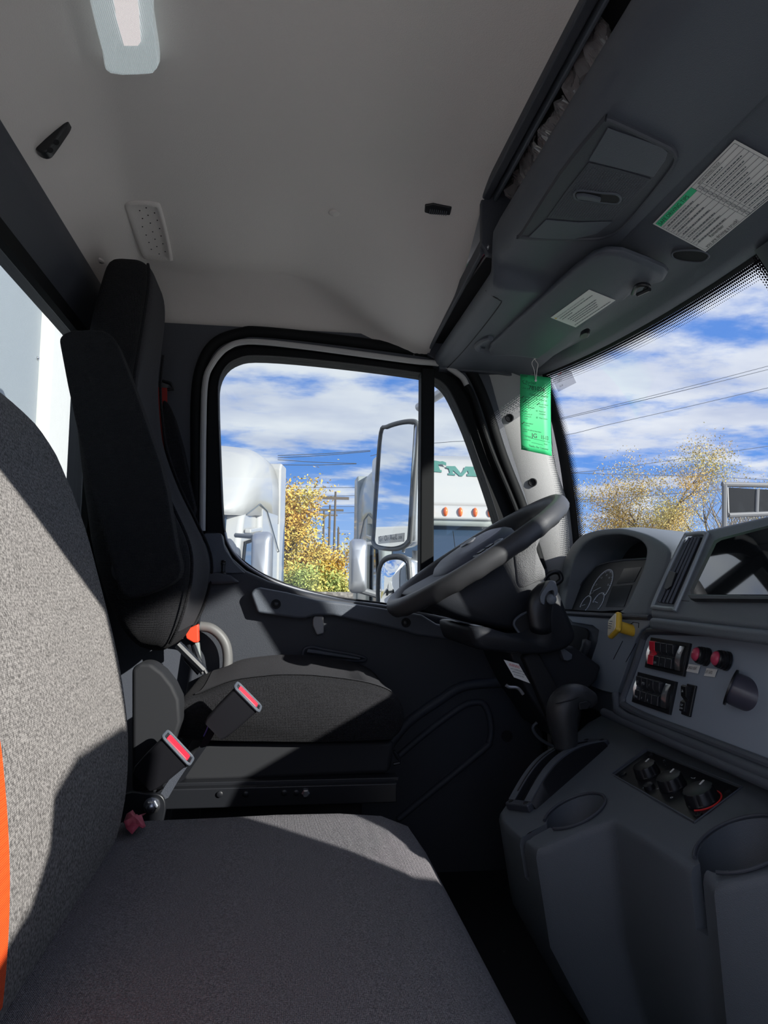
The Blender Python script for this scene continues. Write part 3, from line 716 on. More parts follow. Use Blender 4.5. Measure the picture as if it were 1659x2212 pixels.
# backrest: z, xfront, xback ; far end tapering in plan
bt = [(.37, -.250, -.42), (.40, -.238, -.43), (.47, -.232, -.435), (.56, -.240, -.44), (.66, -.262, -.445), (.76, -.292, -.45), (.86, -.322, -.46), (.94, -.350, -.465), (1.00, -.372, -.468), (1.035, -.398, -.462), (1.048, -.425, -.445)]
bt = catN(bt, 4)
def yend(z):
    t = [(.37, 1.17), (.45, 1.205), (.55, 1.235), (.65, 1.250), (.75, 1.262), (.85, 1.262), (.92, 1.25), (.97, 1.225), (1.01, 1.17), (1.048, 1.05)]
    return interp(t, z)[0]
secs = []
for z, xf, xb in bt:
    ye = yend(z); s = []; ym = .30
    pts = []
    r = min(.032, (xf-xb)/2*.95); ye += .012; xf += .006
    n_ = 10
    for k in range(n_+1): # front far corner
        a = PI/2*k/n_; pts.append((xf-r+r*math.cos(a), ye-r+r*math.sin(a)))
    for k in range(n_+1):
        a = PI/2+PI/2*k/n_; pts.append((xb+r+r*math.cos(a), ye-r+r*math.sin(a)))
    for k in range(4): pts.append((xb, ye-r-(ye-r-ym)*(k+1)/4))
    for k in range(14): pts.append((xf, ym+(ye-r-ym)*k/14))
    secs.append([(x, y, z) for x, y in pts])
brest = loft('backrest', secs, BEN, bn, sharp=0)
edge_ = [onobj(brest, px, py)[0]+V((.004, 0, .001)) for px, py in [(-72, 1400), (-40, 1500), (-15, 1600), (-4, 1700), (3, 1800), (6, 1900), (4, 2000), (-2, 2100), (-10, 2180)]]
sbt = thing('seat_belt', 'bright orange seat belt hanging down the front of the bench backrest', 'seat belt', edge_[-1])
secs = [[p+V((0, -.05, 0)), p, p+V((.0016, 0, .0003)), p+V((.0016, -.05, .0003))] for p in cat(edge_, 4, False)]
loft('webbing', secs, ORG, sbt)
# maroon leaf
lf = [(266, 1778), (273, 1766), (286, 1765), (300, 1769), (315, 1764), (305, 1775), (315, 1785), (308, 1797), (300, 1800), (285, 1802), (272, 1798), (267, 1790)]
pts = []; rr = random.Random(3)
cen = PZ(288, 1784, .409)
base = [PZ(a, b, .409) for a, b in lf]
vs = [cen+V((0, 0, .014))]; 
for i, p in enumerate(base): vs.append(cen+(p-cen)*.55+V((0, 0, .006+.006*(i % 2))))
for i, p in enumerate(base): vs.append(p+V((0, 0, .000+.011*((i*7) % 3)/2)))
n_ = len(base); fs = [(0, 1+i, 1+(i+1) % n_) for i in range(n_)]+[(1+i, 1+n_+i, 1+n_+(i+1) % n_, 1+(i+1) % n_) for i in range(n_)]
lo_ = tag(mo('fallen_leaf', vs, fs, LEAF, sharp=0), 'curled maroon leaf lying on the bench cushion by the backrest', 'leaf')
sd = lo_.modifiers.new('thick', 'SOLIDIFY'); sd.thickness = .0007
# ================================================================ OVERHEAD CONSOLE
oc = thing('overhead_console', 'dark grey overhead storage console above the windshield', 'overhead console', (.5, 1.15, 1.40))
def head_x(y): s = y-1.15; return .800-.066*s*s
def ocs(y):
    """closed XZ section at y"""
    b = sm((1.485-y)/.05)          # 1 over the big bin, 0 over the small bin
    e = sm((2.12-y)/.05)*0+1
    def mixp(p, q): return (q[0]+(p[0]-q[0])*b, q[1]+(p[1]-q[1])*b)
    hx = head_x(y); zt = 1.351+.045*((y-1.15)/.93)**2
    big = [(.445, 1.535), (.428, 1.530), (.419, 1.512), (.418, 1.488), (.422, 1.462), (.434, 1.443), (.455, 1.436), (.49, 1.431), (.53, 1.424), (.575, 1.416), (.600, 1.406), (.611, 1.421), (.632, 1.4135), (.66, 1.4002), (.70, 1.3815)]
    sml = [(.440, 1.448), (.432, 1.446), (.426, 1.440), (.425, 1.428), (.430, 1.415), (.442, 1.407), (.46, 1.404), (.49, 1.402), (.53, 1.402), (.575, 1.402), (.600, 1.404), (.611, 1.404), (.632, 1.403), (.66, 1.398), (.70, 1.3835)]
    pts = [mixp(p, q) for p, q in zip(big, sml)]
    pts += [(hx-.045, zt+.022), (hx-.03, zt+.004), (hx-.006, zt-.002), (hx+.004, zt+.004), (hx+.01, zt+.05), (.70, 1.44+.05*b), (.50, 1.44+.06*b)]
    return [(x, y, z) for x, z in pts]
ys = [.22+.01*0+.05*k for k in range(25)]+[1.44, 1.45, 1.46, 1.47, 1.48, 1.49, 1.50, 1.52, 1.56]+[1.56+.056*k for k in range(1, 11)]
loft('console_body', [ocs(y) for y in ys], PLB, oc, sharp=60)
# bin surround: ceiling side frame
box('bin_frame', (.404, .22, 1.600), (.424, 1.492, 1.640), PLA, oc, bevel=.004)
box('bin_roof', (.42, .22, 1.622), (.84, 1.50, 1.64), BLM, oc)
box('inner_frame', (.430, .22, 1.596), (.438, 1.478, 1.624), PLB, oc, bevel=.003)
prism('bin_end_wall', [(.404, 1.478, 1.64), (.404, 1.478, 1.50), (.418, 1.478, 1.478), (.80, 1.478, 1.42), (.84, 1.478, 1.64)], (0, .016, 0), PLA, oc, bevel=.003)
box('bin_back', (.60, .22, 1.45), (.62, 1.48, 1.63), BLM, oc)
prism('bin_frame', [(.404, 1.49, 1.515), (.404, 1.49, 1.485), (.414, 1.49, 1.485), (.414, 1.49, 1.515)], (0, .60, -.035), PLA, oc, bevel=.003)
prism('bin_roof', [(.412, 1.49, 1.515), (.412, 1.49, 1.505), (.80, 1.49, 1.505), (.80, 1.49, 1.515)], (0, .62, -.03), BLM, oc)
prism('front_cap', [(.404, 2.07, 1.49), (.404, 2.07, 1.44), (.428, 2.07, 1.428), (.44, 2.07, 1.40), (.62, 2.07, 1.395), (.76, 2.07, 1.37), (.76, 2.07, 1.49)], (0, .06, 0), PLA, oc, bevel=.004)
# seams
def on_small(y, x): 
    s = ocs(y)[3:16]
    for a, b in zip(s, s[1:]):
        if a[0] <= x <= b[0]: return a[2]+(b[2]-a[2])*(x-a[0])/(b[0]-a[0])
    return 1.4
tube('panel_seam', cat([V((x, y, on_small(y, x)-.0002)) for x, y in [(.428, 1.53), (.445, 1.528), (.462, 1.54), (.470, 1.56), (.472, 1.70), (.470, 1.9), (.462, 2.08)]], 4, False), .0012, BLM, oc, seg=6)
# lamp panel on the underside of the bulge
p0 = (.455, 0, 1.4345); pn = V((.165, 0, 1)).normalized()
def PB(px, py, off=0): return PL(px, py, p0, pn)-pn*off
lp_o = cat([PB(*q) for q in [(1122, 512), (1128, 500), (1210, 372), (1298, 262), (1308, 254), (1320, 253), (1380, 280), (1445, 311), (1461, 325), (1462, 345), (1420, 402), (1345, 490), (1312, 510), (1280, 516), (1200, 516)]], 3)
def off(ps, d): return [p-pn*d for p in ps]
cen = sum(lp_o, V())/len(lp_o)
def shr(ps, s, d): return [cen+(p-cen)*s-pn*d for p in ps]
panel = loft('lamp_panel', [off(lp_o, -.004), off(lp_o, .003), shr(lp_o, .985, .0055), shr(lp_o, .955, .0055), shr(lp_o, .945, .003)], PLA, oc, sharp=40)
inn = lambda pts, d, m, nm, lab=None: prism(nm, [PB(*q, .0028) for q in pts], -pn*d, PLB if m is PLC else m, panel, bevel=.0012, label=lab)
inn([(1314, 270), (1342, 281), (1432, 312), (1443, 324), (1438, 340), (1412, 377), (1272, 341)], .0022, PLC, 'lamp_lens', 'smooth grey upper lens of the lamp panel')
inn([(1272, 346), (1340, 362), (1407, 382), (1352, 445), (1326, 471), (1250, 472), (1182, 466), (1222, 410)], .0016, PLA, 'grille')
inn([(1180, 470), (1250, 476), (1323, 474), (1290, 500), (1240, 512), (1190, 512), (1142, 508), (1160, 490)], .0022, PLC, 'lamp_lens', 'smooth grey lower lens of the lamp panel')
# grille dots
g = []; poly = [(1274, 350), (1402, 384), (1348, 446), (1325, 467), (1250, 468), (1188, 463), (1224, 410)]
def inside(x, y, P):
    c = False
    for i in range(len(P)):
        (x1, y1), (x2, y2) = P[i], P[i-1]
        if (y1 > y) != (y2 > y) and x < (x2-x1)*(y-y1)/(y2-y1)+x1: c = not c
    return c
q0 = [PB(*q) for q in poly]; pol = [(q.x, q.y) for q in q0]
x0, x1 = min(q[0] for q in pol), max(q[0] for q in pol); y0, y1 = min(q[1] for q in pol), max(q[1] for q in pol)
slot = [(PB(*q).x, PB(*q).y) for q in [(1240, 405), (1345, 410), (1345, 440), (1240, 432)]]
st_ = .0042; i = 0; x = x0
while x < x1:
    y = y0+(st_/2 if i % 2 else 0)
    while y < y1:
        if inside(x, y, pol) and not inside(x, y, slot):
            p = V((x, y, p0[2]-(x-p0[0])*pn.x/pn.z))-pn*.0045
            r = .0014; u = V((1, 0, -pn.x)).normalized(); w_ = V((0, 1, 0))
            g.append(([p+u*r, p+w_*r, p-u*r, p-w_*r, p-pn*.0012], [(0, 1, 4), (1, 2, 4), (2, 3, 4), (3, 0, 4)]))
        y += st_
    x += st_; i += 1
mo('grille_bump', *join(*g), PLB, panel, flat=True)['kind'] = 'stuff'
sl_ = cat([PB(*q, .0045) for q in [(1241, 413), (1246, 407), (1262, 406), (1300, 411), (1330, 413), (1340, 420), (1340, 428), (1330, 434), (1300, 431), (1258, 428), (1244, 422)]], 3)
tube('switch_slot', sl_, .0022, PLB, panel, seg=8, closed=True)
prism('switch_hollow', sl_, -pn*.001, BLM, panel)
prism('slide_switch', [PB(*q, .0055) for q in [(1246, 410), (1262, 409), (1286, 414), (1300, 419), (1298, 424), (1275, 421), (1250, 418)]], -pn*.006, PLB, panel, bevel=.0015)
# header plane for stickers and cut-outs
hp0 = (.66, 0, 1.3985); hn = V((.47, 0, 1)).normalized()
def PH(px, py, o_=0): return PL(px, py, hp0, hn)-hn*o_
S = [PH(*q, .0012) for q in [(1411, 482), (1588, 300), (1712, 332), (1570, 505)]]
u = (S[1]-S[0]); ul = u.length; u.normalize(); v = (S[3]-S[0]); v = v-v.dot(u)*u; vl = v.length; v.normalize()   # u along text, v down the sheet
stk = prism('instruction_sticker', [S[0], S[0]+u*ul, S[0]+u*ul+v*vl, S[0]+v*vl], -hn*.0006, WHT, oc, label='white paper of driving tips with a green heading')
def sp_(a, b): return S[0]+u*ul*a+v*vl*b-hn*.0010
def quad(a0, b0, a1, b1, m, nm, o_=.0002): return prism(nm, [sp_(a0, b0)-hn*o_, sp_(a1, b0)-hn*o_, sp_(a1, b1)-hn*o_, sp_(a0, b1)-hn*o_], -hn*.0002, m, stk)
def line(a0, b0, a1, b1, t=.0007):
    A, B = sp_(a0, b0), sp_(a1, b1); d = (B-A).normalized(); n_ = d.cross(hn).normalized()*t/2
    return ([A-n_, B-n_, B+n_, A+n_], [(0, 1, 2, 3)])
quad(.02, .03, .50, .13, GRNL, 'green_heading')
up_ = -v
def tx(s, a, b, size, m=INK, al='LEFT', wx=1): text(s, sp_(a, b)-hn*.0006, u, up_, size, m, stk, align=al, wx=wx)
tx('SAFE DRIVING TIPS', .035, .115, vl*.088, INK, wx=ul*.44/(vl*.088*9.6))
tx('BEFORE MOVING TRUCK', .56, .085, vl*.05, INK)
tx('Remember', .25, .865, vl*.085, INK, 'CENTER'); tx('you are driving a truck!', .25, .955, vl*.085, INK, 'CENTER', wx=ul*.44/(vl*.085*10.8))
g = [line(.02, .03, .98, .03), line(.98, .03, .98, .975), line(.02, .975, .98, .975), line(.02, .03, .02, .975), line(.50, .03, .50, .975), line(.58, .10, .58, .975), line(.02, .13, .50, .13), line(.50, .10, .98, .10)]
tips = ['Allow greater following distances than normal', 'Allow plenty of room at the sides when turning', 'Allow more space to accelerate', 'Watch your speed', 'Be careful backing up', 'Look out for other vehicles when changing lanes', 'Buckle up']
for k in range(7):
    b = .13+.095*(k+1); g.append(line(.02, b, .50, b)); tx(tips[k], .03, b-.050, vl*.038, INKG, wx=min(1.0, ul*.46/(vl*.038*.5*len(tips[k])))); g2 = squig(k, ul*.34, sp_(.06, b-.010)-hn*.0005, u, up_, vl*.026); mo('printed_text', *g2, INKG, stk, flat=True)
for k in range(11):
    b = .10+.08*(k+1); g.append(line(.50, b, .98, b)); g2 = squig(k+30, ul*(.18+.03*((k*5) % 6)), sp_(.60, b-.025)-hn*.0005, u, up_, vl*.026); mo('printed_text', *g2, INKG, stk, flat=True)
    p = sp_(.54, b-.04)-hn*.0004; g.append(tube_g([p+(u*math.cos(t*PI/4)+v*math.sin(t*PI/4))*.0035 for t in range(8)], .0003, 4, True)); g.append(line(.53, b-.05, .55, b-.02))
mo('printed_lines', *join(*g), INKG, stk, flat=True)
# oval cut-out in the header, small hole near visor
ov = cat([PH(*q, .001) for q in [(1452, 548), (1458, 542), (1480, 539), (1515, 541), (1531, 548), (1530, 556), (1515, 565), (1480, 563), (1458, 557)]], 4)
tube('cutout_rim', ov, .002, PLB, oc, seg=8, closed=True); prism('cutout', ov, -hn*.0006, BLM, oc, label='oval black cut-out in the header')
# ---- plastic bags in the bin
def bag(pts, label, seed):
    """crumpled film sheet standing in the bin behind the lip"""
    rr = random.Random(seed); x0 = .445
    q = [PX(a, b, x0+.0) for a, b in pts]
    ys_ = sorted(q, key=lambda p: p.y); n = 26; m_ = 12; ya, yb = ys_[0].y, ys_[-1].y
    def topz(y):
        for a, b in zip(ys_, ys_[1:]):
            if a.y <= y <= b.y: return a.z+(b.z-a.z)*(y-a.y)/max(1e-6, b.y-a.y)
        return ys_[-1].z
    vs = []; 
    for i in range(n+1):
        y = ya+(yb-ya)*i/n; zt = topz(y)
        for j in range(m_+1):
            z = 1.50+(zt-1.50)*j/m_
            w1_ = noise.noise(V((y*26+seed, z*30, 0)))*.026+noise.noise(V((y*70, z*60, seed)))*.006
            vs.append((x0+w1_+.03*(1-j/m_), y+noise.noise(V((z*60, y*30, seed)))*.004, z))
    fs = [(i*(m_+1)+j, i*(m_+1)+j+1, (i+1)*(m_+1)+j+1, (i+1)*(m_+1)+j) for i in range(n) for j in range(m_)]
    o = mo('plastic_bag', vs, fs, BAG, flat=True); return tag(o, label, 'plastic bag', 'crumpled plastic bags in the overhead bin')
bag([(1092, 378), (1100, 348), (1120, 322), (1150, 300), (1164, 285)], 'crumpled clear plastic bag at the lower end of the overhead bin', 1)
bag([(1162, 286), (1175, 262), (1180, 240), (1205, 222), (1222, 205)], 'crumpled clear plastic bag in the overhead bin, second from its lower end', 2)
bag([(1226, 190), (1232, 150), (1242, 118), (1258, 88), (1262, 80)], 'crumpled clear plastic bag in the overhead bin, third from its lower end', 3)
bag([(1262, 86), (1260, 62), (1266, 46), (1278, 40), (1300, 20)], 'crumpled clear plastic bag at the topmost visible part of the overhead bin', 4)
# ---- pouch with pink tube
po = thing('tube_pouch', 'small clear pouch holding a pink tube in the narrow bin above the door', 'pouch', PX(1020, 580, .428))
q = [PX(a, b, .424) for a, b in [(1044, 526), (1060, 530), (1058, 545), (1003, 625), (990, 628), (978, 618), (983, 608)]]
prism('pouch_film', q, (-.004, 0, 0), film('pouch_film', .5, .1), po, bevel=.001)
tube('pink_tube', [PX(a, b, .420) for a, b in [(1052, 540), (1020, 577), (1002, 600), (992, 618)]], .0028, PINK, po, seg=10)
for a, b in ((1055, 534), (989, 621)): p = PX(a, b, .418); lathe('eyelet', p, (-1, 0, 0), [(0, .0055), (.001, .0055), (.0015, .0035), (.0002, .003)], STL, po, seg=16)
tube('green_fold', [PX(a, b, .421) for a, b in [(1046, 530), (1015, 565), (985, 604)]], .0013, GRNL, po, seg=6)

# ================================================================ SUN VISOR
vpl0 = (.60, 0, 1.382); vnn = V((.25, 0, 1)).normalized()
def PV(px, py, o_=0): return PL(px, py, vpl0, vnn)-vnn*o_
vz = thing('sun_visor', 'dark grey folded-up sun visor with a white warning sticker', 'visor', PV(1240, 660))
vo = [(1060, 740), (1150, 659), (1240, 580), (1280, 550), (1312, 539), (1345, 541), (1400, 562), (1435, 578), (1443, 588), (1436, 600), (1420, 604), (1400, 604), (1385, 604), (1374, 612), (1372, 624), (1350, 642), (1290, 680), (1230, 718), (1178, 760), (1160, 773), (1120, 768), (1095, 766), (1062, 768), (1055, 755)]
vp = [PV(*q, 0) for q in vo]; cen = sum(vp, V())/len(vp)
vpc = vp
loft('visor_panel', [[cen+(p-cen)*.97+vnn*.012 for p in vpc], [p+vnn*.006 for p in vpc], [p+V() for p in vpc], [cen+(p-cen)*.985-vnn*.004 for p in vpc], [cen+(p-cen)*.95-vnn*.006 for p in vpc]], PLB, vz, sharp=40)
qs = [PV(*q, .0066) for q in [(1191, 680), (1274, 619), (1331, 642), (1245, 701)]]
vst = prism('warning_sticker', qs, -vnn*.0006, WHT, vz, label='white warning sticker on the visor')
u = (qs[1]-qs[0]); ul = u.length; u.normalize(); v = qs[3]-qs[0]; v = v-v.dot(u)*u; vl = v.length; v.normalize()
def vpnt(a, b): return qs[0]+u*ul*a+v*vl*b-vnn*.0009
text('Warning: Breathing diesel engine exhaust exposes you to chemicals', vpnt(.07, .17), u, -v, vl*.075, INKG, vst, wx=ul*.86/(vl*.075*33))
for k, (a, b, ln) in enumerate([(.07, .27, .84), (.07, .37, .28), (.13, .50, .72), (.13, .59, .66), (.13, .68, .62), (.13, .77, .58), (.04, .90, .88)]):
    mo('printed_text', *squig(90+k, ul*ln, vpnt(a, b), u, -v, vl*.045), INKG, vst, flat=True)
mo('warning_triangle', [vpnt(.015, .18), vpnt(.06, .18), vpnt(.037, .08)], [(0, 1, 2)], YEL, vst, flat=True)
tube('visor_clip', cat([PV(*q, .012) for q in [(1370, 622), (1378, 606), (1392, 602), (1404, 606), (1396, 614)]], 4, False), .0045, BLK, vz, seg=10)
tube('clip_pin', [PV(1382, 616, .02), PV(1408, 604, .02)], .004, BLK, vz, seg=10)
tube('visor_mount', cat([PV(*q, .006) for q in [(1048, 752), (1035, 748), (1033, 738), (1048, 728), (1062, 724)]], 4, False), .009, PLB, vz, seg=10)
prism('visor_bracket', cat([PV(*q, .004) for q in [(1256, 712), (1268, 705), (1276, 708), (1272, 716), (1258, 718)]], 3), -vnn*.012, BLK, vz, bevel=.002)

# ================================================================ GREEN TAG
TY = 1.90
tg = thing('green_tag', 'bright green hanging inspection tag with handwritten numbers', 'tag', PY(1157, 890, TY))
tc_ = [(1124, 808), (1190, 816), (1192, 985), (1126, 971)]
T = [PY(a, b, TY) for a, b in tc_]
u = (T[1]-T[0]); ul = u.length; un = u.normalized(); dwn = (T[3]-T[0]); dl = dwn.length; dn = dwn.normalized()
def tp(a, b, o_=0):  # a across, b down, gentle bow
    return T[0]+(T[1]-T[0])*a+((T[3]-T[0])*(1-a)+(T[2]-T[1])*a)*b+V((0, -.006*math.sin(PI*b)-o_, 0))+V((-.004*math.sin(PI*b), 0, 0))
vs = []; nb = 16
for j in range(nb+1):
    for i in range(5): vs.append(tp(i/4, j/nb))
fs = [(j*5+i, j*5+i+1, (j+1)*5+i+1, (j+1)*5+i) for j in range(nb) for i in range(4)]
GT = mat('green_tag_card', (.035, .50, .18), .5); GT.node_tree.nodes['Principled BSDF'].inputs['Subsurface Weight'].default_value = 0
card_ = mo('tag_card', vs, fs, GT, tg, sharp=0); sd = card_.modifiers.new('t', 'SOLIDIFY'); sd.thickness = .0006
ulT, dlT = ul, dl
def ttx(s, a, b, size, m=INK, wx=1, al='LEFT'): text(s, tp(a, b), un, -dn, size, m, tg, wx=wx, align=al, fmap=lambda x, y: tp(a+x/ulT, b-y/dlT, .0004))
ttx('Ryder', .17, .118, .0125, GRNINK); ttx('Ever better', .25, .150, .0045, GRNINK)
ttx('Unit #', .05, .196, .0075, GRNINK); ttx('781026', .27, .195, .0165, INK, .95)
ttx('Customer Ready', .30, .268, .0085, GRNINK, .92)
for a, b, s in [(.13, .31, 'Cleaned:'), (.16, .345, 'Exterior'), (.18, .378, 'Interior'), (.18, .41, 'Cargo'), (.18, .44, 'compartment'), (.12, .50, 'Verify'), (.14, .53, 'contents of'), (.14, .562, 'toolbox &'), (.14, .592, 'tools'), (.14, .65, 'Registration/'), (.14, .68, 'Permits'), (.62, .32, 'DVIR in cab'), (.62, .375, 'Service Island'), (.62, .405, 'Inspection'), (.62, .468, 'Reported'), (.62, .50, 'complaint'), (.62, .555, 'Wet Covers')]:
    ttx(s, a, b, .0052, GRNINK, .9)
ttx('I affirm the above have been', .06, .735, .0052, GRNINK, .9); ttx('verified', .06, .76, .0052, GRNINK, .9); ttx('By: Signature', .06, .818, .0052, GRNINK, .9)
ttx('JG', .36, .812, .0160, INK); ttx('11-13', .66, .812, .0150, INK, .62); ttx('Inspected by', .06, .865, .0048, GRNINK, .9); ttx('Date', .76, .875, .0048, GRNINK)
ttx('Thanks, Our Customer', .25, .938, .0070, GRNINK, .85); ttx('Form 10-71', .06, .975, .0038, GRNINK)
def tstroke(ps, r, m): tube('handwriting', [tp(a, b, .0003) for a, b in ps], r, m, tg, seg=6)
for a, b in ((.04, .315), (.10, .372), (.55, .372), (.05, .655)): tstroke([(a, b), (a+.02, b+.008), (a+.08, b-.022)], .0009, INK)
for a, b in ((.06, .50), (.53, .32), (.53, .468), (.53, .555)):
    tube('check_box', [tp(a, b, .0003), tp(a+.04, b, .0008), tp(a+.04, b-.015, .0008), tp(a, b-.015, .0008)], .0003, GRNINK, tg, seg=4, closed=True)
for ps in ([(.20, .205), (.95, .215)], [(.25, .825), (.95, .835)], [(.35, .88), (.72, .885)]): tstroke(ps, .0003, GRNINK)
for k in range(6): tstroke([(.03+.035*k, .03), (.06+.035*k, .008)], .0007, GRNINK)
tstroke([(.14, .075), (.08, .09), (.10, .12), (.22, .13)], .0008, GRNINK)
hl = tp(.50, .065, .001); lathe('eyelet', hl, (0, -1, 0), [(0, .0032), (.0012, .0032), (.0014, .0015), (.0002, .0012)], WHT, tg, seg=16)
tube('string', cat([PY(a, b, TY-.002) for a, b in [(1157, 823), (1154, 800), (1149, 786), (1152, 778), (1158, 773), (1159, 762)]], 4, False), .0009, STR, tg, seg=6)
tube('string', cat([PY(a, b, TY-.002) for a, b in [(1158, 822), (1160, 800), (1162, 787), (1157, 779), (1153, 772), (1155, 762)]], 4, False), .0009, STR, tg, seg=6)
# ---- faint oil-change style sticker on the windshield
def onws(px, py):
    d = ray(px, py).normalized(); best = None
    def dd(u, v): w_ = ws(u, v)-CAM; return (w_-d*w_.dot(d)).length
    bu, bv = min(((u/40, v/40) for u in range(41) for v in range(41)), key=lambda q: dd(*q)); st = .02
    for _ in range(40):
        bu, bv = min([(bu+i*st, bv+j*st) for i in (-1, 0, 1) for j in (-1, 0, 1)], key=lambda q: dd(*q)); st *= .8
    return ws(bu, bv)+wn(min(.98, bu), .8)*.003
wsx = [onws(a, b) for a, b in [(1196, 820), (1224, 796), (1236, 802), (1247, 826), (1208, 846)]]
ss = thing('windshield_sticker', 'faint clear service sticker in the corner of the windshield', 'sticker', wsx[0])
prism('sticker_film', wsx, wn(.95, .9)*.0005, STK, ss)
su_ = (wsx[3]-wsx[4]).normalized(); nn_ = wn(.95, .9); sv_ = nn_.cross(su_)
for s, a, b, z_, m in [('RYDER', 1208, 811, .008, REDI), ('15,011', 1207, 826, .012, INK), ('Oct 26', 1212, 836, .007, INKG)]:
    text(s, onws(a, b)+nn_*.0015, su_, sv_, z_, m, ss)
# ================================================================ STEERING WHEEL
WC = PY(1028, 1198, 1.80)
al = math.radians(33.5); WN = V((-math.sin(al), 0, math.cos(al))); WU = V((math.cos(al), 0, math.sin(al))); WV = V((0, 1, 0))
sw = thing('steering_wheel', 'large black leather steering wheel with a central hub pad', 'steering wheel', WC)
RW = .240
def WP(a, b, c=0): return WC+WU*a+WV*b+WN*c
pts = []; rad = []
n = 120; vs = []; fs = []; sg = 16
for i in range(n):
    t = 2*PI*i/n; dirv = WU*math.cos(t)+WV*math.sin(t)
    for k in range(sg):
        a = 2*PI*k/sg
        bump_ = .0016*max(0, math.sin(t*26))*(1 if math.sin(a) < -.2 else 0)
        rr_ = .0200+bump_
        vs.append(WC+dirv*(RW+rr_*math.cos(a))+WN*(rr_*1.12*math.sin(a)))
for i in range(n):
    for k in range(sg): fs.append((i*sg+k, i*sg+(k+1) % sg, ((i+1) % n)*sg+(k+1) % sg, ((i+1) % n)*sg+k))
mo('rim', vs, fs, LTHR, sw, sharp=0)
# spokes: towards driver side edges (+/- y) and lower
def spoke(ang, w0, w1, d0=-.055, d1=-.004, m=PLB):
    t = math.radians(ang); D = WU*math.cos(t)+WV*math.sin(t); E = D.cross(WN)
    secs = []
    for k in range(9):
        s = k/8; r = .05+(RW-.058)*s; w_ = w0+(w1-w0)*s**.7; z_ = d0+(d1-d0)*s
        secs.append([WC+D*r+E*x+WN*(z_+y) for x, y in rrect(w_, .010, .008, 3)])
    return loft('spoke', secs, m, sw, sharp=0)
for a_ in (98, -98, 148, -148): spoke(a_, .034, .020)
# hub pad
hub = []
for s_, z_ in ((.55, -.085), (.80, -.070), (.95, -.045), (1, -.022), (.97, -.004), (.88, .006), (.70, .014), (.40, .018), (.05, .019)):
    ring = []
    for k in range(40):
        a, b = se(2*PI*k/40, 2.8); ring.append(WC+WU*(a*.112*s_-.006)+WV*(b*.120*s_)+WN*(z_+.016))
    hub.append(ring)
HUBM = mat('hub_pad_plastic', (.075, .085, .125), .45, bump=('vor', 1100, .4))
loft('hub_pad', hub, HUBM, sw, sharp=0, label='grained slate hub pad')
# oval emblem (plain) on the pad
em = loft('hub_emblem', [[WC+WU*(a*.020*s_)+WV*(b*.030*s_)+WN*z_ for a, b in [se(2*PI*k/32, 2) for k in range(32)]] for s_, z_ in ((1, .030), (1, .0365), (.9, .0375))], PLA, sw, sharp=50)
tube('emblem_ring', [WC+WU*math.cos(2*PI*k/32)*.020+WV*math.sin(2*PI*k/32)*.030+WN*.0372 for k in range(32)], .0012, SIL, sw, seg=6, closed=True)
# button pods
for sy in (1, -1):
    c0 = WC+WU*.0+WV*sy*.135+WN*.004
    pod = loft('button_pad', [[c0+WU*x*s_+WV*y*s_+WN*z_ for x, y in rrect(.042, .026, .014, 4)] for s_, z_ in ((1, -.03), (1, .004), (.93, .009))], PLA, sw, sharp=40)
    for q in (-.018, .006):
        mo('button', *loft_g([[c0+WU*(q+x)+WV*y+WN*z_ for x, y in rrect(.009, .015, .004, 3)] for z_ in (.008, .0125)]), BLK, pod, bevel=.001)
    tube('button_trim', [c0+WU*x+WV*y+WN*.009 for x, y in rrect(.038, .023, .012, 4)], .0013, SIL, pod, seg=6, closed=True)
# ================================================================ STEERING COLUMN
co = thing('steering_column', 'black steering column with moulded shrouds below the wheel', 'steering column', WP(0, 0, -.25))
CD = V((.62, 0, -.78)).normalized(); CE = V((CD.z*-1, 0, CD.x)); CE = V((-CD.z, 0, CD.x))
def csec(c, ax, ay, n_=3.0, tilt=0, k_=36):
    return [c+CE*(a*ax)+WV*(b*ay) for a, b in [se(2*PI*k/k_, n_) for k in range(k_)]]
c0 = WP(.0, 0, -.055)
loft('upper_shroud', [csec(c0+CD*0, .070, .085), csec(c0+CD*.03, .082, .10), csec(c0+CD*.07, .080, .105), csec(c0+CD*.11, .072, .10), csec(c0+CD*.14, .060, .09)], COL, co, sharp=0)
# wide lower shroud: outline seen from the side, extruded across
lo1 = cat([PY(a, b, 1.64) for a, b in [(1012, 1356), (1034, 1354), (1060, 1362), (1090, 1369), (1130, 1362), (1155, 1330), (1170, 1290), (1190, 1262), (1204, 1275), (1222, 1320), (1236, 1355), (1240, 1378), (1222, 1400), (1180, 1412), (1130, 1413), (1070, 1408), (1030, 1402), (1018, 1385)]], 3)
def sh(pts, s, y): 
    c = sum(pts, V())/len(pts); return [V((c.x+(p.x-c.x)*s, y, c.z+(p.z-c.z)*s)) for p in pts]
loft('lower_shroud', [sh(lo1, .86, 1.625), sh(lo1, .97, 1.632), sh(lo1, 1.0, 1.650), sh(lo1, 1.0, 1.95), sh(lo1, .9, 1.98)], COL, co, sharp=0)
u1 = cat([PY(a, b, 1.655) for a, b in [(905, 1287), (960, 1250), (1020, 1220), (1095, 1185), (1150, 1190), (1168, 1215), (1180, 1250), (1192, 1290), (1196, 1330), (1150, 1362), (1080, 1360), (1000, 1340), (945, 1318)]], 4)
loft('housing', [sh(u1, .82, 1.645), sh(u1, .95, 1.658), sh(u1, 1, 1.69), sh(u1, 1, 1.90), sh(u1, .9, 1.94)], COL, co, sharp=0, label='large housing behind the wheel hub, coloured dark for its shadow')
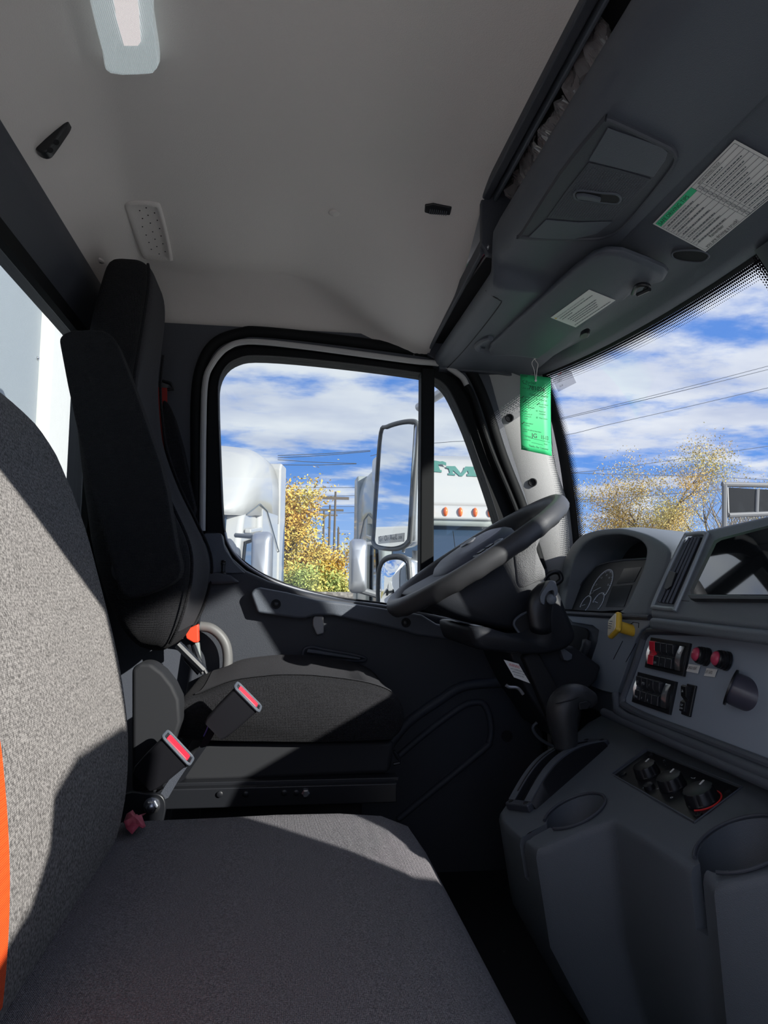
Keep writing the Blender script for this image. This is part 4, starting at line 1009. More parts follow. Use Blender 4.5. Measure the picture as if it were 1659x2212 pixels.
# near-side recess ring around the stalk boot
rr_ = cat([PY(a, b, 1.628) for a, b in [(1110, 1348), (1118, 1334), (1140, 1322), (1165, 1318), (1195, 1322), (1199, 1340), (1192, 1362), (1170, 1380), (1148, 1386), (1134, 1380), (1120, 1365)]], 4)
tube('boot_rim', rr_, .003, PLB, co, seg=8, closed=True); prism('boot', rr_, (0, .003, 0), BLM, co)
# column tube going down to the dash
def ybox(name, quad, y0, y1, m, parent, **k): return prism(name, [PY(a, b, y0) for a, b in quad], (0, y1-y0, 0), m, parent, **k)
ybox('column_cover', [(1095, 1400), (1238, 1395), (1300, 1440), (1290, 1470), (1262, 1500), (1255, 1580), (1205, 1600), (1180, 1560), (1140, 1500), (1110, 1440)], 1.68, 1.93, COL, co, bevel=.008)
ybox('column_arm', [(1130, 1420), (1160, 1400), (1215, 1500), (1230, 1560), (1205, 1590), (1180, 1540)], 1.655, 1.70, BLM, co, bevel=.006)
tube('release_lever', cat([PY(a, b, 1.66) for a, b in [(1093, 1480), (1100, 1484), (1118, 1486), (1130, 1500)]], 4, False), .004, SIL, co, seg=8)
qs = [PY(a, b, 1.650) for a, b in [(1088, 1425), (1120, 1434), (1145, 1476), (1110, 1463)]]
wst = prism('warning_sticker', qs, (0, -.0008, 0), WHT, co, label='white warning sticker with red heading')
u = (qs[1]-qs[0]); ul = u.length; u.normalize(); v = qs[3]-qs[0]
text('WARNING', qs[0]+u*ul*.12+v*.30+V((0, -.0012, 0)), u, -v, .0085, REDI, wst, wx=ul*.8/(.0085*5.3))
for k in range(3): text(('HOT COMPONENTS', 'PERMANENTLY DAMAGED', 'IF CONTACTED')[k], qs[0]+u*ul*.10+v*(.50+.17*k)+V((0, -.0012, 0)), u, -v, .0040, INK, wst, wx=.85)
ybox('column_latch', [(1210, 1402), (1217, 1400), (1237, 1414), (1236, 1424), (1226, 1428), (1218, 1426)], 1.66, 1.68, PLB, co, bevel=.002)
# multifunction stalk, near side
sk = thing('shift_stalk', 'black column stalk with grey thumb button, right of the wheel', 'stalk', PY(1175, 1320, 1.60))
stp = [((1168, 1362), 24), ((1166, 1345), 25), ((1164, 1325), 27), ((1166, 1300), 29), ((1172, 1282), 28), ((1182, 1266), 22), ((1190, 1257), 11)]
loft('stalk_body', [[PY(a+r*math.cos(2*PI*k/24)*.95, b+r*.35*math.sin(2*PI*k/24), 1.60)+V((0, -.55*r/1000*math.sin(2*PI*k/24)-.0, 0)) for k in range(24)] for (a, b), r in stp], BLK, sk, sharp=0)
cap = cat([PY(a, b, 1.578) for a, b in [(1168, 1300), (1168, 1285), (1180, 1266), (1188, 1255), (1196, 1256), (1204, 1268), (1205, 1282), (1198, 1290), (1196, 1276), (1186, 1278), (1178, 1290), (1176, 1306)]], 3)
prism('thumb_frame', cap, (0, .022, 0), PLM, sk, bevel=.003, label='grey thumb frame')
lathe('thumb_button', PY(1190, 1295, 1.588), (-.1, -1, .25), [(0, .012), (.006, .0115), (.010, .008), (.012, .001)], PLM, sk, seg=20, label='pale round thumb button')
# far side lever glimpsed behind the column
tube('far_lever', cat([PY(a, b, 1.98) for a, b in [(1172, 1262), (1180, 1245), (1195, 1236), (1208, 1238), (1212, 1252), (1200, 1262)]], 4, False), .007, BLK, co, seg=10)

nk = cat([PY(a, b, 1.655) for a, b in [(1108, 1188), (1135, 1168), (1162, 1150), (1172, 1138), (1160, 1170), (1155, 1186), (1163, 1210), (1176, 1246), (1150, 1262), (1118, 1272), (1110, 1235)]], 3)  # neck piece, coloured paler as the sunlit patch on the column
loft('spoke', [sh(nk, .9, 1.640), sh(nk, 1, 1.648), sh(nk, 1, 1.70), sh(nk, .9, 1.72)], mat('sunlit_spoke_plastic', (.13, .132, .138), .5, bump=('vor', 700, .5)), sw, sharp=0)
# ================================================================ DASHBOARD
da = thing('dashboard', 'dark slate moulded dashboard with instrument hood and centre screen', 'dashboard', (.85, 1.15, .6))
# main body, swept along y
bodyp = [(.775, .47), (.765, .692), (.775, .698), (.90, .700), (.95, .80), (1.06, .845), (1.11, .84), (1.12, .0), (.86, 0), (.84, .44)]
loft('dash_body', [[(x, y, z) for x, z in bodyp] for y in (.22, .5, 1.0, 1.5, 2.085)], PLB, da, bevel=.008)
# --- centre stack: face plane leaning
fp0 = (.72, 0, .71); fn = V((-1, 0, .52)).normalized()
def PF(px, py, o_=0): return PL(px, py, fp0, fn)+fn*o_
mod = [PF(*q) for q in [(1403, 1334), (1402, 1318), (1410, 1300), (1468, 1180), (1482, 1160), (1500, 1150), (1530, 1140), (1659, 1110), (1800, 1078)]]
yR = .55
mod = [p for p in mod if p.y > yR]
mod = mod[:-1]+[V((mod[-2].x+.01, yR, .94)), V((.72, yR, .71))]
prism('centre_module', mod, -fn*.16, PLM, da, bevel=.012, seg=4, label='angled centre module holding screen and vent')
mo('module_shelf', *prism_g([PX(1406, 1334, .715)+V((-.006, 0, 0)), V((.709, yR, .712)), V((.709, yR, .690)), PX(1406, 1334, .715)+V((-.006, 0, -.022))], (.12, 0, 0)), PLM, da, bevel=.008, seg=4)
# vent
vo_ = [(1458, 1317), (1420, 1313), (1415, 1306), (1452, 1222), (1483, 1160), (1490, 1156), (1522, 1153), (1528, 1158), (1526, 1166), (1466, 1308)]
vi_ = [(1456, 1306), (1424, 1302), (1490, 1164), (1518, 1162)]
vob = cat([PF(*q, .003) for q in vo_], 3)
vent = tube('air_vent', vob, .0046, mat('pale_vent_frame', (.32, .36, .38), .35, .2), da, seg=8, closed=True, label='tall narrow air vent with satin silver frame')
prism('vent_cavity', [PF(*q, .001) for q in vi_], fn*.0006, BLM, vent)
for k in range(4):
    a = .12+.25*k
    p_ = [(vi_[0][0]+(vi_[1][0]-vi_[0][0])*a, vi_[0][1]+(vi_[1][1]-vi_[0][1])*a), (vi_[3][0]+(vi_[2][0]-vi_[3][0])*a, vi_[3][1]+(vi_[2][1]-vi_[3][1])*a)]
    A, B = PF(*p_[0], .004), PF(*p_[1], .004)
    tube('slat', [A, B], .0028, PLB, vent, seg=8)
prism('vent_tab', [PF(*q, .007) for q in [(1444, 1275), (1456, 1238), (1470, 1242), (1460, 1272), (1450, 1279)]], fn*.004, BLK, vent, bevel=.001)
# screen
so_ = [(1497, 1289), (1496, 1278), (1548, 1170), (1560, 1164), (1700, 1128), (1760, 1250), (1760, 1292)]
prism('screen_bezel', [PF(*q, .001) for q in so_], fn*.005, BLK, da, bevel=.002)
prism('display_screen', [PF(*q, .0065) for q in [(1506, 1288), (1506, 1280), (1555, 1178), (1566, 1171), (1700, 1137), (1755, 1250), (1755, 1290)]], fn*.001, SCR, da, label='glossy dark touch screen')
prism('screen_lip', [PF(*q, .002) for q in [(1497, 1291), (1760, 1297), (1760, 1306), (1505, 1302)]], fn*.012, BLK, da, bevel=.002)
tube('cover_seam', [PF(*q, .0006) for q in [(1470, 1293), (1474, 1298), (1490, 1299)]], .0008, BLM, da, seg=6)
# --- instrument hood
hp_ = (.76, 0, .70); hn_ = V((-1, 0, .28)).normalized()
def PI_(px, py, o_=0): return PL(px, py, hp_, hn_)+hn_*o_
inn_ = [(1222, 1316), (1226, 1290), (1232, 1255), (1240, 1222), (1252, 1194), (1268, 1174), (1290, 1161), (1316, 1156), (1342, 1155), (1364, 1159), (1382, 1166), (1393, 1176), (1398, 1190), (1394, 1215), (1382, 1250), (1368, 1280), (1356, 1304), (1348, 1316), (1340, 1321)]
out_ = [(1204, 1322), (1208, 1290), (1212, 1245), (1222, 1205), (1238, 1176), (1260, 1156), (1290, 1146), (1320, 1142), (1350, 1142), (1380, 1148), (1405, 1156), (1428, 1168), (1448, 1184), (1452, 1200), (1440, 1240), (1420, 1280), (1408, 1310), (1404, 1330), (1380, 1336)]
A = [PI_(*q) for q in inn_]; B = [PI_(*q, .0) for q in out_]; 
# mouth ring -> outer shell going forward, inner tunnel going forward
A2 = cat(A, 3, False); B2 = cat(B, 3, False)
C_ = sum(A2, V())/len(A2)
mid_ = [a+(b-a)*.5+hn_*.004 for a, b in zip(A2, B2)]
back = [b+V((.22, 0, -.01)) for b in B2]; inb = [V((a.x+.13, a.y, a.z-.004)) for a in A2]
HOODM = PLM
def strip(name, rows, m, parent, **k):
    n_ = len(rows[0]); vs = [p for r_ in rows for p in r_]; fs = [(i*n_+j, i*n_+j+1, (i+1)*n_+j+1, (i+1)*n_+j) for i in range(len(rows)-1) for j in range(n_-1)]
    return mo(name, vs, fs, m, parent, **k)
hood = strip('instrument_hood', [inb, A2, [a+(m_-a)*.3+hn_*.003 for a, m_ in zip(A2, mid_)], mid_, [b+(m_-b)*.3+hn_*.002 for b, m_ in zip(B2, mid_)], B2, [b+V((.05, 0, .004)) for b in B2], back], HOODM, da, sharp=0, label='arched hood over the instrument cluster')
# cluster face
cp0 = (.778, 0, .702); cn = V((-1, 0, .52)).normalized()
def PCf(px, py, o_=0): return PL(px, py, cp0, cn)+cn*o_
clo = [(1216, 1317), (1230, 1306), (1262, 1256), (1292, 1221), (1315, 1213), (1350, 1208), (1410, 1205), (1410, 1240), (1375, 1290), (1352, 1318), (1300, 1321)]
cl_ = prism('instrument_cluster', [PCf(*q) for q in clo], cn*.002, BLK, da, label='dark instrument cluster with white dials')
# dark wall between the face top and the hood
prism('cluster_back', inb, (.003, 0, 0), BLM, da)
tube('face_edge', [PCf(*q, .003) for q in [(1230, 1306), (1262, 1256), (1290, 1224), (1315, 1216), (1350, 1211), (1405, 1208)]], .002, PLA, cl_, seg=8)
def gauge(cx_, cy_, r, a0, a1, nt_, lab, nums=None):
    c = PCf(cx_, cy_, .003); U = V((0, -1, 0)); W_ = cn.cross(U).normalized()
    if W_.z < 0: W_ = -W_
    def gp(t, rr): a = math.radians(t); return c+U*math.cos(a)*rr+W_*math.sin(a)*rr
    k_ = 30; tb = tube('gauge', [gp(a0+(a1-a0)*i/k_, r) for i in range(k_+1)], .0010, DIAL, cl_, seg=6, label=lab)
    g = []
    for i in range(nt_+1):
        t = a0+(a1-a0)*i/nt_; g.append(tube_g([gp(t, r*.97), gp(t, r*(.84 if i % 5 == 0 else .90))], .0006, 4))
    mo('tick_marks', *join(*g), DIAL, tb, flat=True)
    tube('needle', [c, gp(a0+(a1-a0)*.03, r*.7)], .0008, DIAL, tb, seg=6)
    if nums:
        for i, s in enumerate(nums):
            t = a0+(a1-a0)*(i/(len(nums)-1)); p = gp(t, r*.70)
            text(s, p-W_*.003, U, W_, .0075, DIAL, tb, align='CENTER')
c_ = PCf(1302, 1266); rA = abs(PCf(1302, 1238).z-c_.z)/abs(cn.cross(V((0, 1, 0))).z)
gauge(1300, 1270, .052, 205, -25, 35, 'large speedometer dial', ['5', '15', '25', '35', '45', '55', '65'])
gauge(1266, 1307, .026, 200, -40, 10, 'small dial at the left'); gauge(1293, 1303, .028, 180, -40, 10, 'small dial beside the speedometer')
prism('cluster_display', [PCf(*q, .0025) for q in [(1350, 1229), (1388, 1226), (1372, 1258), (1334, 1262)]], cn*.0005, LCDM, cl_)
prism('cluster_display', [PCf(*q, .0025) for q in [(1325, 1268), (1368, 1264), (1350, 1312), (1310, 1312)]], cn*.0005, LCDM, cl_)
# --- lower trim panel with pull knob (plane x = .757)
XL = .757
trim = [(1225, 1330), (1408, 1338), (1400, 1352), (1385, 1362), (1372, 1382), (1335, 1490), (1332, 1500), (1300, 1492), (1266, 1478), (1262, 1470), (1290, 1385), (1293, 1362), (1280, 1352), (1236, 1345)]
prism('knee_panel', [PX(a, b, XL) for a, b in trim], (.012, 0, 0), PLC, da, bevel=.003, label='smooth slate trim panel behind the yellow knob')
tube('panel_edge', [PX(a, b, XL-.002) for a, b in [(1222, 1324), (1300, 1329), (1404, 1334)]], .006, PLA, da, seg=10)
for s_ in ([(1345, 1385), (1325, 1424)], [(1374, 1390), (1352, 1430)], [(1357, 1352), (1368, 1344), (1380, 1346), (1379, 1356)]):
    tube('trim_seam', [PX(a, b, XL-.0006) for a, b in s_], .0007, BLM, da, seg=5)
cv = cat([PX(a, b, XL+.03) for a, b in [(1232, 1352), (1280, 1356), (1291, 1368), (1286, 1395), (1270, 1440), (1262, 1470), (1240, 1450), (1228, 1400)]], 3)
prism('footwell_shade', [V((XL+.004, p.y, p.z)) for p in cv], (.004, 0, 0), BLM, da)  # flat black plate in place of the shaded opening
# bent grey duct seen in the gap
loft('duct', [[PX(a, b, XL+.01), PX(a+14, b-2, XL-.004), PX(a+26, b+4, XL+.01), PX(a+14, b+6, XL+.02)] for a, b in [(1252, 1382), (1250, 1395), (1244, 1410), (1240, 1425), (1256, 1440)]], LGT if False else GPL, da, sharp=0)
# pull knob
yk = thing('brake_pull_knob', 'yellow square pull knob with pale face beside the instrument hood', 'knob', PX(1363, 1362, XL))
k0 = PX(1366, 1362, XL); kd = V((-1, .10, .28)).normalized()
kend = None
# choose the length so the face centre lands near (1327,1352)
best = min(((lambda p: ((p[0]-1330)**2+(p[1]-1352)**2, l_))( (lambda w_: (CX+F*w_.x/-w_.z, CY-F*w_.y/-w_.z))((lambda q: V((0,0,0))+Xc*q.x+Yc*q.y+Zc*q.z)(k0+kd*l_-CAM))) for l_ in [i*.002 for i in range(1, 60)]), key=lambda t: t[0])[1]
KL = max(.03, min(.075, best))
lathe('knob_shaft', k0, kd, [(-.01, .0125), (KL-.006, .0125), (KL-.004, .010)], YEL, yk, seg=24)
ku = kd.cross(V((0, 1, 0))).normalized(); kv = kd.cross(ku)
a_ = math.radians(0)
def kp(x, y, z_): return k0+kd*z_+ku*x+kv*y
DI = rrect(.0235, .0235, .006, 4); DI = [(x*math.cos(.5)-y*math.sin(.5), x*math.sin(.5)+y*math.cos(.5)) for x, y in DI]
loft('knob_head', [[kp(x*s_, y*s_, KL+z_) for x, y in DI] for s_, z_ in ((.8, -.006), (1, -.002), (1, .005), (.92, .008))], YEL, yk, sharp=50)
kf = loft('knob_face', [[kp(x*s_, y*s_, KL+z_) for x, y in DI] for s_, z_ in ((.84, .007), (.82, .0095), (.3, .0115))], mat('pale_knob_face', (.75, .70, .55), .35), yk, sharp=40, label='pale worn face with instructions')
for k in range(4): mo('printed_text', *squig(200+k, .018, kp(.008-.005*k, -.009, KL+.0125), kv, ku, .0028), INKG, kf, flat=True)
# --- switch panel
sp0 = (.75, 0, .665); sn = V((-1, 0, .25)).normalized()
def PS(px, py, o_=0): return PL(px, py, sp0, sn)+sn*o_
pan = [(1385, 1372), (1394, 1360), (1410, 1355), (1560, 1362), (1800, 1385), (1800, 1712), (1659, 1653), (1400, 1556), (1352, 1533), (1343, 1520), (1345, 1500)]
prism('switch_panel', [PS(*q, -.012) for q in pan], sn*.010, PLC, da, bevel=.002, label='smooth blue-grey switch panel')
rimp = cat([PS(*q, .0) for q in [(1391, 1380), (1399, 1368), (1416, 1363), (1540, 1366), (1659, 1374)]], 4, False)
tube('panel_rim', rimp, .008, PLA, da, seg=10)
tube('panel_rim', cat([PS(*q, .0) for q in [(1391, 1380), (1372, 1440), (1350, 1498), (1347, 1514), (1352, 1526), (1400, 1550), (1500, 1588), (1659, 1650), (1740, 1682)]], 4, False), .008, PLB, da, seg=10)
tube('lower_ledge', [PS(*q, .004) for q in [(1335, 1500), (1338, 1535), (1360, 1552), (1480, 1600), (1659, 1673), (1740, 1706)]], .010, PLB, da, seg=12)
tube('lower_ledge', [PS(*q, .006) for q in [(1310, 1540), (1400, 1580), (1480, 1615), (1659, 1692), (1740, 1726)]], .009, PLB, da, seg=12)
RKM = mat('glossy_rocker_plastic', (.030, .033, .040), .28)
SU = V((0, -1, 0)); SV = sn.cross(SU);  SV = SV if SV.z > 0 else -SV
def bank(corner_px, w_, h_, reds, marks, label):
    """switch bank; corner = top-left px"""
    o = PS(*corner_px, -.002); bk = thing('switch_bank', label, 'switches', o)
    def q(a, b, c): return o+SU*a-SV*b+sn*c
    fr = [(0, 0), (w_, 0), (w_, h_), (0, h_)]
    vs, fs = ring_g([(a-.004, b-.004) if False else (a, b) for a, b in [(-.005, -.005), (w_+.006, -.005), (w_+.006, h_+.005), (-.005, h_+.005)]], [(.002, .002), (w_-.001, .002), (w_-.001, h_-.002), (.002, h_-.002)], lambda a, b, t: q(a, b, t), 0, .006)
    mo('bank_frame', vs, fs, BLK, bk, bevel=.0015)
    mo('bank_back', *prism_g([q(*p, 0) for p in fr], sn*.001), BLM, bk)
    rw = (w_-.042)/4
    for k in range(4):
        a0 = .010+rw*k; a1 = a0+rw*.93; m = RED if k in reds else RKM
        prof = [(.002, .0), (.002, .010), (.004, .016), (h_*.40, .012), (h_*.50, .006), (h_*.60, .012), (h_*.95, .010), (h_-.003, .005), (h_-.003, 0)]
        rk = mo('rocker_switch', *prism_g([q(a0, b, c) for b, c in prof], SU*(a1-a0)), m, bk, bevel=.0012, label='red rocker switch' if k in reds else None)
        if marks:
            for (bb, s) in ((h_*.28, marks[k][0]), (h_*.84, marks[k][1])):
                if s: text(s, q((a0+a1)/2, bb+.002, .0155 if bb < h_*.5 else .0125), SU, SV, .0062, PTR, rk, align='CENTER')
    for a0, a1 in ((.002, .0095), (w_-.027, w_-.008)):
        secs = []
        for k in range(9):
            t = k/8; zc = .008+.006*math.sin(PI*t); b = .003+(h_-.006)*t
            secs.append([q(a0, b, 0), q(a0, b, zc*.7), q((a0+a1)/2, b, zc), q(a1, b, zc*.7), q(a1, b, 0)])
        loft('chrome_trim', secs, mat('brushed_chrome', (.70, .71, .74), .28, 1), bk, sharp=40)
    return bk
bank((1411, 1383), .135, .052, (0,), [('', ''), ('', 'ON'), ('', '---'), ('', '')], 'upper four-rocker switch bank with one red switch and chrome ends')
bank((1383, 1458), .137, .052, (), [('O', 'FAN'), ('PTO', 'F'), ('I', 'R'), ('', '')], 'lower four-rocker switch bank of all black switches with chrome ends')
# single double-switch
o = PS(1491, 1483, -.002); bk = thing('dash_switch', 'single narrow black rocker switch right of the lower bank', 'switch', o)
def q(a, b, c): return o+SU*a-SV*b+sn*c
mo('switch_frame', *prism_g([q(-.008, -.004, 0), q(.020, -.004, 0), q(.020, .052, 0), q(-.008, .052, 0)], sn*.005), BLK, bk, bevel=.0015)
rk = mo('rocker_switch', *prism_g([q(-.006, b, c) for b, c in [(0, .004), (0, .014), (.003, .017), (.020, .013), (.025, .007), (.030, .012), (.046, .011), (.048, .004)]], SU*.017), BLK, bk, bevel=.001)
text('2x', q(.003, .013, .0168), SU, SV, .006, PTR, rk, align='CENTER'); text('SLIP', q(.003, .037, .0130), SU, SV, .0048, PTR, rk, align='CENTER'); text('LOW', q(.003, .043, .0130), SU, SV, .0048, PTR, rk, align='CENTER')
# round red push buttons
for (a, b, lab) in ((1526, 1419, 'round red push button above the cargo light label'), (1570, 1428, 'round red push button above the lift gate label')):
    o = PS(a, b, -.002); bt_ = thing('push_button', lab, 'button', o, 'round red push buttons on the switch panel')
    dd = (sn+V((0, .15, 0))).normalized()
    lathe('button_body', o, dd, [(0, .0165), (.004, .0165), (.0045, .0150), (.010, .0160), (.0105, .0150), (.014, .0158), (.0145, .0145), (.018, .0148), (.020, .0135)], BLK, bt_, seg=32)
    lathe('lens', o+dd*.0195, dd, [(0, .0125), (.003, .0120), (.006, .0095), (.0075, .005), (.008, .0005)], mat('rose_lens', (.55, .06, .12), .3), bt_, seg=28, sharp=0, label='rose red domed lens')
for (q4, s) in (([(1488, 1434), (1513, 1438), (1508, 1455), (1483, 1450)], 'CARGO LIGHT'), ([(1527, 1443), (1550, 1446), (1544, 1463), (1521, 1460)], 'LIFT GATE')):
    P = [PS(*x, .0) for x in q4]; st = prism('printed_label', P, sn*.0006, WHT, da, label='white label reading '+s.lower())
    uu = P[1]-P[0]; text(s, P[3]+(P[0]-P[3])*.35+uu*.06+sn*.0012, uu, P[0]-P[3], .0075, INK, st, wx=uu.length*.86/(.0075*len(s)*.66))
# hand valve at the right edge
hv = thing('hand_valve', 'dark cylindrical control knob sticking out at the right edge of the panel', 'control', PS(1655, 1500))
o = PS(1690, 1520, 0); hd = V((-1, .18, .10)).normalized()
lathe('stem', PY(1652, 1516, 1.10), PY(1652, 1516, 1.10)-PY(1586, 1488, 1.112)+V((.03, -.01, 0)), [(-.01, .017), (.07, .017)], BLK, hv, seg=24)
HVM = mat('violet_grey_plastic', (.060, .060, .085), .35)
hb = PX(1659, 1512, .70)
hax = (PX(1590, 1492, .668)-PX(1668, 1520, .715)).normalized()
h0 = PY(1652, 1516, 1.10); hax = (PY(1586, 1488, 1.128)-h0).normalized()
lathe('barrel', h0, hax, [(0, .020), (.001, .025), (.003, .0265), (.046, .0265), (.050, .0255)], HVM, hv, seg=36)
lathe('disc', h0+hax*.050, hax, [(0, .0305), (.003, .0305), (.0035, .029)], BLK, hv, seg=36)
lathe('barrel_stub', h0+hax*.018+V((0, 0, -.022)), (0, 0, -1), [(0, .0085), (.012, .0085), (.014, .007)], HVM, hv, seg=16)
lathe('top_lever', h0+hax*.010+V((0, -.006, .027)), (.8, -.4, .1), [(0, .008), (.03, .009), (.034, .006)], BLK, hv, seg=16)
# ================================================================ ENGINE CONSOLE
ec = thing('centre_console', 'dark slate centre console with cup holders under the dashboard', 'console', (.6, 1.25, 0))
kt = .47
def ct(x): return .46+kt*(x-.70)
kn = V((-kt, 0, 1)).normalized(); kp0 = (.70, 0, .46)
def PK(px, py, o_=0): return PL(px, py, kp0, kn)+kn*o_
# plan outline from the top edge (px), then walls to the floor with taper
edge_px = [(1268, 1560), (1246, 1580), (1222, 1602), (1165, 1648), (1110, 1715), (1090, 1738), (1080, 1752), (1084, 1768), (1100, 1785), (1140, 1818), (1160, 1832), (1178, 1826), (1250, 1793), (1308, 1772), (1325, 1769), (1338, 1774), (1400, 1812), (1485, 1868), (1500, 1870), (1524, 1880), (1545, 1905), (1575, 1902), (1659, 1884), (1760, 1862)]
top_ = [PK(*q) for q in edge_px]
top_ = top_+[V((.60, .55, ct(.60))), V((.80, .55, ct(.80))), V((.80, 1.66, ct(.80)))]
def lower(ps, z_, s):
    cx2, cy2 = .70, 1.12; return [V((cx2+(p.x-cx2)*s if p.x < .78 else p.x, cy2+(p.y-cy2)*s if .56 < p.y < 1.65 else p.y, z_)) for p in ps]
def down(ps, f, dz): return [V((p.x+f*(1 if p.x < .78 else 0), p.y, p.z-dz)) for p in ps]
cen2 = V((.70, 1.15, 0))
def ins(ps, d, dz):
    out = []
    n_ = len(ps)
    for i, p in enumerate(ps):
        a, b = ps[i-1], ps[(i+1) % n_]; t = (b-a); t.z = 0; t.normalize(); nn = V((t.y, -t.x, 0))
        out.append(V((p.x+nn.x*d, p.y+nn.y*d, p.z-dz)))
    return out
# orientation test
ar = sum(p.x*q_.y-q_.x*p.y for p, q_ in zip(top_, top_[1:]+top_[:1])); sg_ = 1 if ar < 0 else -1   # sg_*d>0 moves inwards
rows = [ins(top_, sg_*.008, 0), ins(top_, sg_*.003, .0015), ins(top_, 0, .006), ins(top_, -sg_*.002, .016)]
base_ = rows[-1]
rows.append([V((.72+(p.x-.72)*.92, p.y, p.z*.55)) for p in base_]); rows.append([V((.72+(p.x-.72)*.62, p.y, .02)) for p in base_])
rows = rows[::-1]
vs, fs = loft_g(rows, cap=True)
cons = mo('console_body', vs, fs, mat('dark_slate_console_plastic', (.095, .110, .130), .45, bump=('noise', 900, .35)), ec, sharp=50)
# cup holders: ring + tunnel, wells coloured black for the shade inside
def well(c_px, rx, ry_, lab):
    c = PK(*c_px); U = V((1, 0, kt)).normalized(); W_ = V((0, 1, 0))
    rim = [c+U*math.cos(2*PI*k/40)*rx+W_*math.sin(2*PI*k/40)*ry_ for k in range(40)]
    return c, rim
def cut(o, cutter):
    m = o.modifiers.new('cut', 'BOOLEAN'); m.operation = 'DIFFERENCE'; m.object = cutter; m.solver = 'EXACT'
def bake(o):
    dg = bpy.context.evaluated_depsgraph_get(); me = bpy.data.meshes.new_from_object(o.evaluated_get(dg)); o.modifiers.clear(); o.data = me
cups = []
for c_px, r_ in (((1241, 1752), .050), ((1606, 1822), .060)):
    c = PK(*c_px)
    cyl = mo('cutter', *lathe_g(V((c.x, c.y, c.z+.06)), (0, 0, -1), [(0, r_*1.02), (.06, r_), (.14, r_*.9)], 48), BLK, sharp=60)
    cut(cons, cyl); cups.append((c, r_, cyl))
    # handle notch towards the rear-left
    nd = V((-1, 0, 0)); w_ = .011
    nb = mo('cutter', *box_g((c.x-.20, c.y-w_+.004, c.z-.115), (c.x-.02, c.y+w_+.004, c.z+.08)), PLA, sharp=60)
    cut(cons, nb); cups.append((None, None, nb))
# recess for the climate panel
hp4 = [PK(*q) for q in [(1397, 1617), (1604, 1700), (1501, 1776), (1321, 1672)]]
rc_ = mo('cutter', *prism_g([p-kn*.008 for p in hp4], kn*.03), PLA, sharp=60); cut(cons, rc_); cups.append((None, None, rc_))
bpy.context.view_layer.update(); bake(cons)
for p in cons.data.polygons: p.use_smooth = True
cons.data.set_sharp_from_angle(angle=math.radians(40))
for _, _, o_ in cups: bpy.data.objects.remove(o_)
for c, r_, _ in cups:
    if c is None: continue
    U = V((1, 0, kt)).normalized()
    arc = [V((c.x+math.cos(t)*(r_+.003), c.y+math.sin(t)*(r_+.003), ct(c.x+math.cos(t)*(r_+.003))+.001)) for t in [math.radians(-155+310*k/40) for k in range(41)]]
    cu_ = tube('cup_holder', arc, .0028, PLA, ec, seg=8, label='cup holder rim')
    lathe('cup_floor', V((c.x, c.y, c.z-.135)), (0, 0, -1), [(0, r_*.9), (.003, r_*.9)], BLM, ec)
# climate panel
cpn = thing('climate_panel', 'dark climate control panel with three black rotary knobs', 'control panel', sum(hp4, V())/4)
prism('panel_plate', [p-kn*.0075 for p in hp4], kn*.003, BLK, cpn, bevel=.001)
U1 = (hp4[1]-hp4[0]).normalized(); V1 = (hp4[3]-hp4[0]).normalized()
rimc = [p+kn*.0005 for p in hp4]; tube('panel_edge', rimc, .0016, PLB, cpn, seg=6, closed=True)
def knob(px, py, r_, hh, lab, red=False):
    c = PK(px, py, -.0045)
    prof = [(0, r_*1.02), (.003, r_*1.03), (.0045, r_), (hh*.9, r_*.95), (hh*.98, r_*.92), (hh, r_*.87)]
    secs = []
    u_ = V((1, 0, kt)).normalized(); w_ = V((0, 1, 0))
    for a, r2 in prof:
        secs.append([c+kn*a+(u_*math.cos(2*PI*k/72)+w_*math.sin(2*PI*k/72))*(r2*(1 if (k//3) % 3 or a < .004 else .96)) for k in range(72)])
    k_ = loft('rotary_knob', secs, BLK, cpn, sharp=40, label=lab)
    pd = (V((.8, .45, .4))); pd = (pd-pd.dot(kn)*kn).normalized(); sd_ = kn.cross(pd)
    a, b = c+pd*r_*.35+kn*(hh+.0002), c+pd*r_*.84+kn*(hh+.0002)
    mo('pointer', *prism_g([a-sd_*.0013, b-sd_*.0013, b+sd_*.0013, a+sd_*.0013], kn*.0012), WHT, k_)
    if red: tube('red_ring', [c+kn*.001+(u_*math.cos(t)+w_*math.sin(t))*r_*1.13 for t in [math.radians(-150+170*i/20) for i in range(21)]], .0014, REDI, cpn, seg=6)
knob(1398, 1668, .022, .020, 'rotary knob nearest the shifter'); knob(1452, 1694, .023, .021, 'middle rotary knob'); knob(1516, 1724, .026, .022, 'largest rotary knob with a red ring', True)
lathe('small_knob', PK(1402, 1698, -.0045), kn, [(0, .010), (.008, .009), (.010, .006)], BLK, cpn, seg=16)
for a, b in ((1344, 1669), (1405, 1628), (1574, 1707), (1506, 1756)):
    lathe('screw', PK(a, b, -.0045), kn, [(0, .007), (.003, .007), (.0035, .0035), (.0015, .003)], BLK, cpn, seg=6)
for a, b, s in ((1426, 1640, '* :'), (1434, 1648, '.'), (1487, 1676, '~^'), (1383, 1698, '+'), (1412, 1701, '*'), (1444, 1718, 'o'), (1475, 1730, '*')):
    text(s, PK(a, b, -.0042), U1, -V1, .010, DIAL, cpn)
